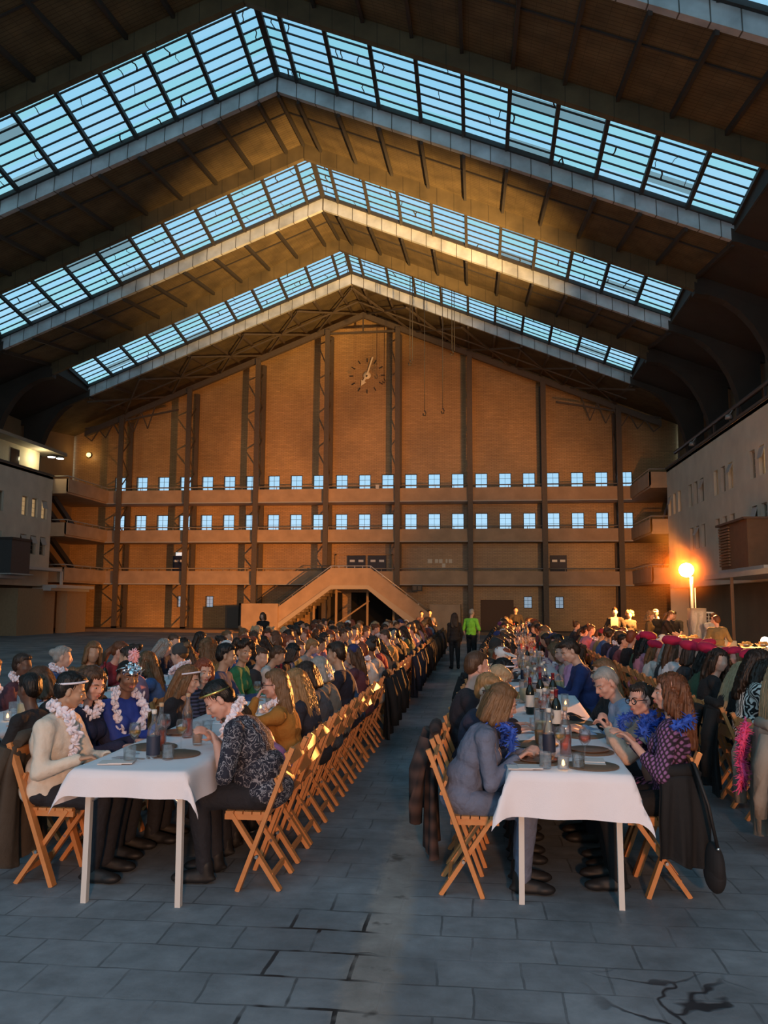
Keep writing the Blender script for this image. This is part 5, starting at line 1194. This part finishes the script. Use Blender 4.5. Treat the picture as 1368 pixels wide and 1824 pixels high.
# spare coats the photo shows on near chairs
x, y = seat_xy('R', -1, 5.91); coat('plaid', x, y, -PI/2, 'long dark plaid coat on the second aisle-side chair of the right row')
x, y = seat_xy('R', 1, 5.45); coat('wrap', x+.07, y+.04, .25, 'black jacket on the chair of the purple-dressed guest')
x, y = seat_xy('L', -1, 5.20); coat('brown', x, y, -PI/2, 'olive brown coat on the chair of the cream jumper guest')
x, y = seat_xy('Q', -1, 7.75); coat('black', x, y, -PI/2, 'black coat on the chair of the zebra-print guest')
x, y = seat_xy('Q', -1, 6.35); coat('beige', x, y, -PI/2, 'beige wool coat on the nearest chair of the outer right row'); chair(x, y, -PI/2, 'wooden folding chair under the beige wool coat', True)
tag(put('feather_boa', fluff('feather_boa', mat('hot_pink_feather', (.85, .10, .30), .8), [(-.16, -.36, .86), (-.10, -.40, .75), (-.13, -.41, .62), (-.06, -.42, .50), (-.10, -.43, .40)], 420, .06, 12), None, (x, y, 0), -PI/2), 'hot pink feather boa over the beige wool coat', 'feather boa')
# ------------------------------------------------------------------ people standing about
def stander(ti, x, y, rz, label, top, tc_, hs, hc, sk='fair', hat=None, hatc=None, bottom=(.02, .02, .022), sc=.9, z=0, extras=()):
    return person(ST[ti], x, y, rz, label, SK[sk], hs, HC[hc], tc_, bottom, sc, hat, hatc, None, False, None, None, True, False, top, extras, z)
stander(2, -6.2, 24, PI, 'person standing left of the stair in a black top and pale cardigan', 'top', (.012, .011, .012), 'bob', 'brown', sc=.84)
stander(0, -.12, 24, -.6, 'person in a bright green jacket standing at the far end of the centre aisle', 'jacket', (.22, .62, .05), 'crop', 'grey', sc=.92)
stander(0, 1.52, 31.8, PI, 'waiter in black standing before the brown roller door', 'shirt', (.014, .012, .012), 'short', 'dark', sc=.94)
stander(2, -.55, 22.5, .2, 'person in black standing at the aisle beside the green jacket', 'coat', (.012, .01, .012), 'long', 'dark', sc=.86)
stander(0, -2.05, 32.0, PI, 'dark-haired person standing beyond the left row, before the stair foot', 'shirt', (.05, .03, .04), 'short', 'dark', sc=.84)
stander(0, -1.75, 32.4, PI, 'second dark-haired person standing beyond the left row, nearer the aisle', 'shirt', (.014, .012, .02), 'short', 'black', sc=.86)
bib = MB(); bib.box(-.11, .11, .118, .135, 1.12, 1.42); BIB = bib.mesh('apron_bib', mat('pale_apron', (.62, .55, .38), .8))
stander(0, 4.10, 25.2, PI*.9, 'cook with a pale bib standing left of the floodlight, taller of the pair', 'shirt', (.02, .016, .014), 'quiff', 'dark', sc=.95, extras=[('apron_bib', BIB, None, None)])
stander(2, 4.52, 25.3, PI*1.1, 'cook in a dark vest with bushy fair hair beside the pale-bibbed cook', 'vest', (.02, .016, .014), 'afro', 'blond', sc=.90)
stander(2, 4.62, 23.0, PI*1.4, 'cook with curly fair hair standing alone left of the buffet', 'shirt', (.16, .10, .035), 'curly', 'blond', sc=.90)
stander(0, 5.15, 24.6, PI*.85, 'cook in a black shirt and white cap before the floodlight pole', 'shirt', (.016, .013, .012), 'short', 'dark', hat='cap', hatc=(.75, .68, .55), sc=.93)
stander(1, 4.95, 22.75, -2.0, 'cook in black with tied-back hair bending over the far buffet', 'shirt', (.02, .014, .014), 'pony', 'lightbrown', bottom=(.20, .18, .12), sc=.93)
stander(1, 5.40, 23.55, 2.9, 'dark-haired cook leaning in beside the bending cook', 'shirt', (.03, .025, .022), 'short', 'dark', sc=.93)
stander(1, 6.1, 22.75, -2.6, 'cook in a white shirt and brown cap stooping over the buffet', 'shirt', (.52, .50, .46), 'short', 'brown', hat='cap', hatc=(.10, .045, .03), sc=.90)
stander(0, 5.28, 19.0, .1, 'cook in an olive uniform with a green apron string, back to the camera', 'shirt', (.14, .115, .055), 'short', 'auburn', bottom=(.15, .12, .06), sc=.87)
# ------------------------------------------------------------------ buffet and floodlight
gold_cloth = mat('buffet_cloth', (.62, .55, .38), .8, noise=.25, nscale=6, bump=.4, bscale=12)
for i, (x0, y0_, x1, y1_, lab) in enumerate(((4.9, 21.2, 6.3, 22.1, 'far buffet table under a crumpled pale cloth'), (5.05, 17.6, 7.0, 18.5, 'near buffet table under a crumpled pale cloth at the right edge'))):
    root = empty('buffet_table', ((x0+x1)/2, (y0_+y1_)/2, 0)); tag(root, lab, 'table'); w, d = (x1-x0)/2, (y1_-y0_)/2
    b = MB(); b.box(-w, w, -d, d, .80, .84); b.obj('tabletop', mat('board_white', (.6, .58, .54), .6), parent=root)
    for sx_ in (-1, 1):
        for sy_ in (-1, 1): b = MB(); b.bar((sx_*(w-.08), sy_*(d-.08), 0), (sx_*(w-.08), sy_*(d-.08), .8), .04, .04, (0, 1, 0)); b.obj('leg', steel, parent=root)
    B = MB(); nx = 40; V = []; F = []
    path = [(-d-.03, .50), (-d-.025, .62), (-d-.02, .75), (-d, .85), (-d*.5, .85), (0, .85), (d*.5, .85), (d, .85), (d+.02, .75), (d+.03, .55)]
    for j, (yy, zz_) in enumerate(path):
        for k in range(nx+1): V.append((-w-.03+(2*w+.06)*k/nx, yy+.02*math.sin(k*1.3+j)*(1 if zz_ < .8 else .2)*(-1 if yy < 0 else 1), zz_+.012*math.sin(k*2.1+j*1.7)))
    for j in range(len(path)-1):
        for k in range(nx): F.append((j*(nx+1)+k, j*(nx+1)+k+1, (j+1)*(nx+1)+k+1, (j+1)*(nx+1)+k))
    B.add(V, F, 0, True); B.obj('buffet_cloth', gold_cloth, parent=root)
q = random.Random(5)
dish_m = mat('steel_dish', (.5, .45, .4), .3, .8); bread_m = mat('golden_food', (.60, .36, .10), .7, noise=.4, nscale=30, bump=.5, bscale=40)
BN = MB(); BN.lathe([(.05, 0), (.12, .04), (.15, .07), (.14, .07), (.11, .045), (.02, .03)], n=18); DISH = BN.mesh('serving_bowl', dish_m)
FB = Blob()
for _ in range(14): a = q.uniform(0, 6.28); r = q.uniform(0, .09); FB.ell((r*math.cos(a), r*math.sin(a), .06+q.uniform(0, .04)), (.035, .03, .022))
FOODV = FB
mbf = MB()
for V_, in [(v_,) for v_ in FB.V]: pass
mbf.add(np.concatenate(FB.V).tolist(), FB.F, 0, True); FOOD = mbf.mesh('food', bread_m)
for i, (x, y) in enumerate(((5.1, 21.5), (5.45, 21.75), (5.8, 21.5), (6.1, 21.8), (5.55, 18.0), (5.95, 18.2), (6.3, 17.95), (6.65, 18.15))):
    r = put('serving_bowl', DISH, None, (x, y, .86)); tag(r, 'bowl of golden food on the %s buffet table, %s from its left end' % (('far', 'near')[i > 3], ORD[i % 4]), 'bowl'); put('food', FOOD, r)
root = empty('pole_floodlight_stand', (5.95, 23.75, 0)); tag(root, 'glowing orange floodlight on a pole behind the buffet', 'floodlight')
b = MB(); b.tube([(0, 0, 0), (0, 0, 2.5)], .045, 10); b.tube([(.09, 0, .2), (.09, 0, 2.2)], .02, 8); b.obj('pole', mat('galvanised', (.6, .56, .5), .4, .6), parent=root)
b = MB(); b.bar((0, 0, 2.45), (-.16, -.05, 2.58), .06, .05); b.obj('bracket', steel, parent=root)
b = MB(); b.lathe([(.05, -.14), (.16, -.10), (.20, 0), (.19, .0), (.04, -.06)], n=18); o = b.obj('reflector', steel, parent=root); o.location = (-.14, -.05, 2.68); o.rotation_euler = (PI/2+.15, 0, -.25)
V, F = ellm((-.14, -.14, 2.66), (.062, .062, .062)); b = MB(); b.add(V.tolist(), F, 0, True); b.obj('bulb', mat('sodium_glow', (1, .7, .3), .4, emit=(1, .60, .20), estr=26), parent=root)
b = MB()
for k in range(3): a = k*2.1+.4; b.bar((0, 0, .4), (.22*math.cos(a), .22*math.sin(a), .02), .03, .03)
b.obj('tripod', steel, parent=root)
root = empty('draped_cabinet', (5.90, 23.1, 0)); tag(root, 'tall cabinet draped in crumpled grey plastic at the foot of the floodlight', 'cabinet')
b = MB(); b.box(-.19, .19, -.2, .2, 0, 1.60); b.obj('body', mat('grey_metal', (.3, .29, .27), .5), parent=root)
B = Blob(); B.ell((0, 0, .9), (.20, .21, .1))
V = []; F = []; nx = 36
for j in range(13):
    for k in range(nx):
        a = 2*PI*k/nx; z = 1.64-j*.10; r = .215*(1+.10*math.sin(k*1.7+j*.8)*min(1, j/4)); c_, s_ = math.cos(a), math.sin(a); m_ = max(abs(c_), abs(s_)); V.append((r*c_/m_*.95, r*s_/m_, z))
for j in range(12):
    for k in range(nx): F.append((j*nx+k, j*nx+(k+1) % nx, (j+1)*nx+(k+1) % nx, (j+1)*nx+k))
F.append(tuple(range(nx))); b = MB(); b.add(V, F, 0, True); b.obj('plastic_drape', mat('grey_plastic', (.42, .40, .34), .3, bump=.7, bscale=14), parent=root)
root = empty('tray_rack', (6.26, 23.6, 0)); tag(root, 'blue and white tray rack right of the draped cabinet', 'rack')
b = MB()
for sx_ in (-1, 1):
    for sy_ in (-1, 1): b.bar((sx_*.13, sy_*.2, 0), (sx_*.13, sy_*.2, 1.52), .025, .025, (0, 1, 0))
b.box(-.15, .15, -.22, .22, 1.5, 1.54); b.obj('frame', mat('white_rack', (.62, .66, .72), .4), parent=root)
for k in range(6): b = MB(); b.box(-.125, .125, -.2, .2, .95+k*.09, .965+k*.09); b.obj('tray', mat('white_rack', (.62, .66, .72), .4), parent=root)
b = MB(); b.box(-.14, .14, -.21, .21, .45, .92); b.obj('crate', mat('blue_crate', (.04, .10, .22), .5), parent=root)
root = empty('water_drum', (5.28, 25.6, .0)); tag(root, 'pale grey plastic drum on a small stand behind the cooks', 'drum')
b = MB(); b.box(-.3, .3, -.25, .25, .78, .82)
for sx_ in (-1, 1): b.box(sx_*.26-.02, sx_*.26+.02, -.2, .2, 0, .78)
b.obj('stand', steel, parent=root)
b = MB(); b.lathe([(.16, .82), (.19, .86), (.19, 1.28), (.15, 1.38), (.05, 1.4)], n=20); b.obj('barrel', mat('grey_drum', (.50, .50, .50), .5), parent=root)
b = MB(); b.lathe([(.05, 0), (.09, .02), (.10, .06), (.10, .06)], n=14); V, F = ellm((0, 0, .0), (.09, .06, .09)); 
b = MB(); b.add(V.tolist(), F, 0, True); b.box(-.05, .05, .0, .12, -.12, -.02); o = b.obj('work_lamp', mat('white_lamp_glow', (1, 1, 1), .4, emit=(1, 1, 1), estr=3), loc=(6.05, 18.35, .98)); tag(o, 'small white work lamp shining on the near buffet table', 'lamp')
# ------------------------------------------------------------------ glass and china
clear = glass_mat('clear_glass', (1, 1, 1), .014, .05, (.9, .93, .95)); wine_pale = glass_mat('white_wine', (.95, .75, .30), .12, .1, (.8, .55, .15)); rose = glass_mat('rose_wine', (.90, .35, .22), .25, .1, (.7, .2, .12)); beer = glass_mat('beer', (.95, .55, .08), .3, .1, (.8, .40, .05)); juice = mat('apple_juice', (.62, .50, .16), .3)
water = glass_mat('still_water', (.98, 1, 1), .01, .02)
dark_glass = mat('dark_bottle_glass', (.008, .012, .008), .08); label_w = mat('cream_label', (.66, .62, .55), .7); label_d = mat('dark_label', (.02, .03, .06), .6); foil_r = mat('red_foil', (.22, .02, .03), .35, .5); cork = mat('cork_tan', (.5, .34, .2), .8); napkin_m = mat('paper_napkin', (.62, .58, .56), .9); mat_m = mat('brown_placemat', (.15, .10, .065), .8, noise=.2, nscale=40); plate_m = mat('brown_glazed_plate', (.17, .10, .07), .3)
def lathe_me(nm, prof, mm, n=18): b = MB(); b.lathe(prof, n=n); return b.mesh(nm, mm)
def kit(*parts): return [(nm, me) for nm, me in parts]
KIT = {
 'tumbler': kit(('tumbler', lathe_me('tumbler', [(.030, 0), (.034, .003), (.038, .092), (.036, .092), (.032, .014), (.002, .012)], clear)), ('water', lathe_me('water', [(.002, .0125), (.031, .0135), (.0335, .055), (.002, .055)], water))),
 'wine_glass': kit(('wine_glass', lathe_me('wine_glass', [(.034, 0), (.033, .003), (.006, .008), (.0042, .02), (.0042, .085), (.02, .100), (.036, .125), (.038, .15), (.031, .19), (.030, .19), (.036, .15), (.034, .126), (.003, .102)], clear)), ('wine', lathe_me('wine', [(.003, .103), (.033, .127), (.0355, .142), (.002, .142)], wine_pale))),
 'rose_glass': kit(('wine_glass', None), ('wine', lathe_me('wine', [(.003, .103), (.033, .127), (.0355, .148), (.002, .148)], rose))),
 'dark_bottle': kit(('wine_bottle', lathe_me('wine_bottle', [(.034, 0), (.037, .005), (.037, .19), (.030, .215), (.015, .245), (.0135, .30), (.015, .302), (.015, .31), (.002, .312)], dark_glass)), ('label', lathe_me('label', [(.0376, .06), (.0378, .062), (.0378, .16), (.0376, .162)], label_w)), ('foil', lathe_me('foil', [(.0155, .25), (.0145, .26), (.0145, .30), (.016, .302), (.016, .312), (.002, .314)], foil_r))),
 'water_bottle': kit(('water_bottle', lathe_me('water_bottle', [(.036, 0), (.040, .006), (.040, .15), (.034, .175), (.016, .215), (.014, .27), (.013, .27), (.015, .215), (.036, .15), (.036, .01), (.002, .008)], clear)), ('label', lathe_me('label', [(.0406, .02), (.0408, .022), (.0408, .13), (.0406, .132)], label_d)), ('stopper', lathe_me('stopper', [(.012, .262), (.016, .27), (.016, .29), (.002, .292)], label_w))),
 'rose_bottle': kit(('rose_bottle', lathe_me('rose_bottle', [(.034, 0), (.037, .006), (.037, .18), (.030, .205), (.015, .235), (.013, .285), (.012, .285), (.014, .235), (.034, .18), (.034, .01), (.002, .008)], clear)), ('wine', lathe_me('wine', [(.002, .009), (.0335, .011), (.0335, .13), (.002, .13)], rose)), ('stopper', lathe_me('stopper', [(.012, .28), (.015, .282), (.015, .305), (.002, .306)], cork))),
 'beer_glass': kit(('beer_glass', lathe_me('beer_glass', [(.030, 0), (.032, .004), (.040, .15), (.038, .15), (.031, .014), (.002, .012)], clear)), ('beer', lathe_me('beer', [(.002, .0125), (.030, .0135), (.0355, .10), (.002, .10)], beer))),
 'jug': kit(('jug', lathe_me('jug', [(.055, 0), (.060, .005), (.064, .20), (.061, .20), (.056, .014), (.002, .012)], clear)), ('juice', lathe_me('juice', [(.002, .0125), (.055, .014), (.059, .13), (.002, .131)], juice))),
 'plate': kit(('plate', lathe_me('plate', [(.07, 0), (.075, .004), (.125, .016), (.126, .019), (.075, .008), (.002, .007)], plate_m, 28))),
 'placemat': kit(('placemat', lathe_me('placemat', [(.155, 0), (.157, .003), (.155, .005), (.002, .005)], mat_m, 36))),
 'candle': kit(('candle_holder', lathe_me('candle_holder', [(.028, 0), (.033, .004), (.036, .07), (.033, .07), (.028, .012), (.002, .010)], clear)), ('flame', lathe_me('flame', [(.002, .02), (.010, .028), (.006, .05), (.001, .056)], mat('candle_flame', (1, .6, .2), .4, emit=(1, .5, .15), estr=9))))}
KIT['rose_glass'][0] = ('wine_glass', KIT['wine_glass'][0][1])
NAPK = MB(); 
for a, b_ in ((-.09, .0), (-.03, .012)): NAPK.box(a, a+.14, -.06, .06, .0+b_*.3, .006+b_*.3)
KIT['napkin'] = kit(('napkin', NAPK.mesh('napkin', napkin_m)))
def fork():
    b = MB(); b.bar((0, -.09, .003), (0, .03, .003), .010, .003); b.box(-.011, .011, .03, .05, .002, .005)
    for k in range(4): b.box(-.011+k*.006, -.011+k*.006+.0035, .05, .09, .002, .005)
    return b.mesh('fork', steel)
def knife():
    b = MB(); b.bar((0, -.10, .003), (0, 0, .003), .014, .004); b.poly([(-.008, 0, .003), (.008, 0, .003), (.008, .08, .003), (.002, .105, .003), (-.008, .095, .003)]); b.poly([(-.008, 0, .005), (.008, 0, .005), (.008, .08, .005), (.002, .105, .005), (-.008, .095, .005)]); return b.mesh('knife', steel)
KIT['fork'] = kit(('fork', fork())); KIT['knife'] = kit(('knife', knife()))
NM = {'rose_glass': 'wine_glass', 'dark_bottle': 'wine_bottle'}
CATS = {'tumbler': 'glass', 'wine_glass': 'glass', 'rose_glass': 'glass', 'dark_bottle': 'bottle', 'water_bottle': 'bottle', 'rose_bottle': 'bottle', 'beer_glass': 'glass', 'jug': 'jug', 'plate': 'plate', 'placemat': 'placemat', 'candle': 'candle', 'napkin': 'napkin', 'fork': 'fork', 'knife': 'knife'}
def item(kind, x, y, label, z=.772, rz=0, parts=True, group=None):
    P = KIT[kind]; r = put(P[0][0], P[0][1], None, (x, y, z), rz); tag(r, label, CATS[kind], group)
    if parts:
        for nm, me in P[1:]: put(nm, me, r)
    return r
R1 = 'near end of the right table'; L1 = 'near end of the left table'
for k, x, y, lab in (('tumbler', .40, 5.02, 'water tumbler left of the three at the '+R1), ('candle', .50, 5.00, 'lit glass candle between two tumblers at the '+R1), ('tumbler', .59, 5.03, 'water tumbler right of the three at the '+R1),
    ('placemat', .68, 5.13, 'round brown placemat at the right corner, '+R1), ('placemat', .37, 5.24, 'round brown placemat before the denim jumpsuit'), ('plate', .37, 5.24, 'brown plate before the denim jumpsuit'), ('wine_glass', .52, 5.36, 'glass of white wine before the water bottle on the right table'), ('rose_glass', .66, 5.28, 'glass of pink wine near the clasped hands on the right table'),
    ('water_bottle', .46, 5.46, 'clear bottle with a dark label, '+R1), ('rose_bottle', .56, 5.44, 'corked clear bottle of pink wine, '+R1), ('beer_glass', .43, 5.82, 'tall amber beer glass on the first right table'), ('jug', .47, 6.05, 'glass jug of apple juice on the first right table'),
    ('placemat', .73, 5.62, 'round brown placemat before the beige cardigan'), ('plate', .73, 5.62, 'brown plate before the beige cardigan'), ('dark_bottle', .60, 6.45, 'dark wine bottle nearest the camera on the right row'), ('water_bottle', .54, 6.75, 'clear carafe with dark label beyond the juice jug'), ('wine_glass', .63, 6.82, 'empty-looking wine glass beside the clear carafe'),
    ('placemat', .40, 5.85, 'round brown placemat before the glasses wearer with the blue flower'), ('placemat', .78, 6.30, 'round brown placemat before the pale blue shirt'), ('placemat', .80, 6.95, 'round brown placemat before the long fair-haired guest in black'), ('dark_bottle', .47, 7.45, 'dark wine bottle with red foil, left of two on the right row'), ('dark_bottle', .60, 8.0, 'dark wine bottle farther along the right row by the cloth edge'),
    ('tumbler', .44, 5.62, 'tumbler beside the clear bottle on the right table'), ('tumbler', .62, 5.95, 'tumbler right of the apple juice jug'), ('wine_glass', .53, 6.25, 'wine glass behind the apple juice jug'), ('tumbler', .44, 6.5, 'tumbler left of the nearest dark wine bottle'), ('rose_glass', .55, 7.1, 'glass of pink wine beyond the carafe'), ('wine_glass', .66, 7.3, 'wine glass on the right half of the second right table'),
    ('tumbler', -2.06, 4.88, 'water tumbler alone at the '+L1), ('wine_glass', -2.14, 5.14, 'wine glass left of the blue-labelled bottle, left table'), ('water_bottle', -1.97, 5.02, 'clear bottle with a blue-black label, '+L1), ('rose_bottle', -2.01, 5.24, 'corked bottle of pink wine on the left table'), ('tumbler', -1.86, 4.98, 'water tumbler right of the blue-labelled bottle'), ('wine_glass', -1.90, 5.32, 'glass of white wine before the lilac satin guest'), ('rose_glass', -2.10, 5.55, 'glass of pink wine before the royal blue guest'), ('rose_bottle', -2.03, 5.80, 'second corked bottle of pink wine on the left table'), ('beer_glass', -1.86, 5.52, 'tall amber beer glass on the first left table'),
    ('placemat', -1.88, 5.16, 'round brown placemat at the '+L1), ('placemat', -2.12, 5.40, 'round brown placemat before the cream jumper'), ('plate', -2.14, 5.95, 'brown plate before the royal blue guest'), ('tumbler', -1.95, 6.0, 'tumbler beside the second pink wine bottle'), ('wine_glass', -1.88, 6.2, 'wine glass before the rust jumper')):
    item(k, x, y, lab)
for x, y, rz, s_ in ((.24, 5.02, .05, 'left corner of the right table'), (.68, 5.24, 1.5, 'right of the pink wine on the right table'), (-2.16, 4.84, .2, 'left corner of the left table')): item('napkin', x+.03, y, 'folded paper napkin at the '+s_ if 'corner' in s_ else 'folded paper napkin '+s_, rz=rz)
for k, x, y, rz, lab in (('knife', .30, 5.10, 1.5, 'knife beside the napkin at the left corner of the right table'), ('fork', .32, 5.08, 1.45, 'fork beside the knife at the left corner of the right table'), ('knife', .62, 5.22, 1.4, 'knife by the right corner placemat'), ('fork', -2.12, 4.95, 1.3, 'fork beside the lone tumbler on the left table'), ('knife', -2.10, 4.99, 1.35, 'knife beside the lone tumbler on the left table')): item(k, x, y, lab, rz=rz)
q = random.Random(77)
for row, ya, yb, n in (('R', 7.6, 30, 150), ('L', 6.5, 22, 50), ('Q', 6.6, 20, 50), ('O', 5.6, 16, 30)):
    cx = ROWS[row][0]
    for i in range(n):
        y = ya+(yb-ya)*((i+q.random())/n)**1.25; x = cx(y)+q.choice((-.16, -.08, 0, .08, .16))+q.uniform(-.03, .03)
        k = q.choice(['tumbler', 'wine_glass', 'wine_glass', 'rose_glass', 'wine_glass', 'dark_bottle', 'water_bottle', 'rose_bottle', 'candle', 'tumbler', 'beer_glass', 'jug'])
        nm = {'tumbler': 'water tumbler', 'wine_glass': 'glass of white wine', 'rose_glass': 'glass of pink wine', 'dark_bottle': 'dark wine bottle', 'water_bottle': 'clear labelled bottle', 'rose_bottle': 'bottle of pink wine', 'candle': 'lit glass candle', 'beer_glass': 'glass of beer', 'jug': 'jug of juice'}[k]
        item(k, x, y, '%s in the crowded glassware along the %s' % (nm, ROWS[row][3]), parts=True, group='crowded %s pieces on the %s' % (nm, ROWS[row][3]))
# ------------------------------------------------------------------ handbag hung on the purple guest's chair
root = empty('handbag', (1.36, 5.14, .28)); tag(root, 'black furry handbag hanging by its strap beside the purple dress', 'handbag')
B = Blob(); B.ell((0, 0, -.05), (.05, .13, .13)); B.ell((0, 0, -.10), (.055, .125, .10)); fb = fluff('fur', mat('black_fur', (.012, .011, .012), .9), [(0, -.10, -.08), (0, .1, -.08)], 10, .02, 2)
V = np.concatenate(B.V); b = MB(); b.add(V.tolist(), B.F, 0, True); b.obj('body', mat('black_fur', (.012, .011, .012), .9, bump=1, bscale=120), parent=root)
b = MB(); b.tube([(0, .09, .06), (-.04, .07, .30), (-.10, .03, .52), (-.10, -.03, .52), (-.04, -.07, .30), (0, -.09, .06)], .010, 6); b.obj('strap', shoe_m, parent=root)
for s in (-1, 1): V, F = ellm((0, s*.09, .065), (.011, .011, .011)); b = MB(); b.add(V.tolist(), F, 0, True); b.obj('clasp', steel, parent=root)
# ------------------------------------------------------------------ added haze volume imitating the lamp's glow
hz, hn, hl, hb = nodes('orange_halo'); hn.remove(hb)
vs = hn.new('ShaderNodeVolumeScatter'); vs.inputs['Density'].default_value = .10; vs.inputs['Anisotropy'].default_value = .55; vs.inputs['Color'].default_value = (1, .46, .13, 1)
tcn = hn.new('ShaderNodeTexCoord'); ln = hn.new('ShaderNodeVectorMath'); ln.operation = 'LENGTH'; hl.new(tcn.outputs['Object'], ln.inputs[0])
mr = hn.new('ShaderNodeMapRange'); mr.inputs[1].default_value = .2; mr.inputs[2].default_value = 1.8; mr.inputs[3].default_value = .010; mr.inputs[4].default_value = 0; hl.new(ln.outputs['Value'], mr.inputs[0]); hl.new(mr.outputs[0], vs.inputs['Density'])
hl.new(vs.outputs[0], hn['Material Output'].inputs['Volume'])
V, F = ellm((0, 0, 0), (1.9, 1.9, 1.9), None, 24, 8); b = MB(); b.add(V.tolist(), F, 0, True); o = b.obj('halo', hz, loc=(5.81, 23.55, 2.68)); tag(o, 'added orange haze glowing round the pole floodlight', 'halo', None, 'stuff')
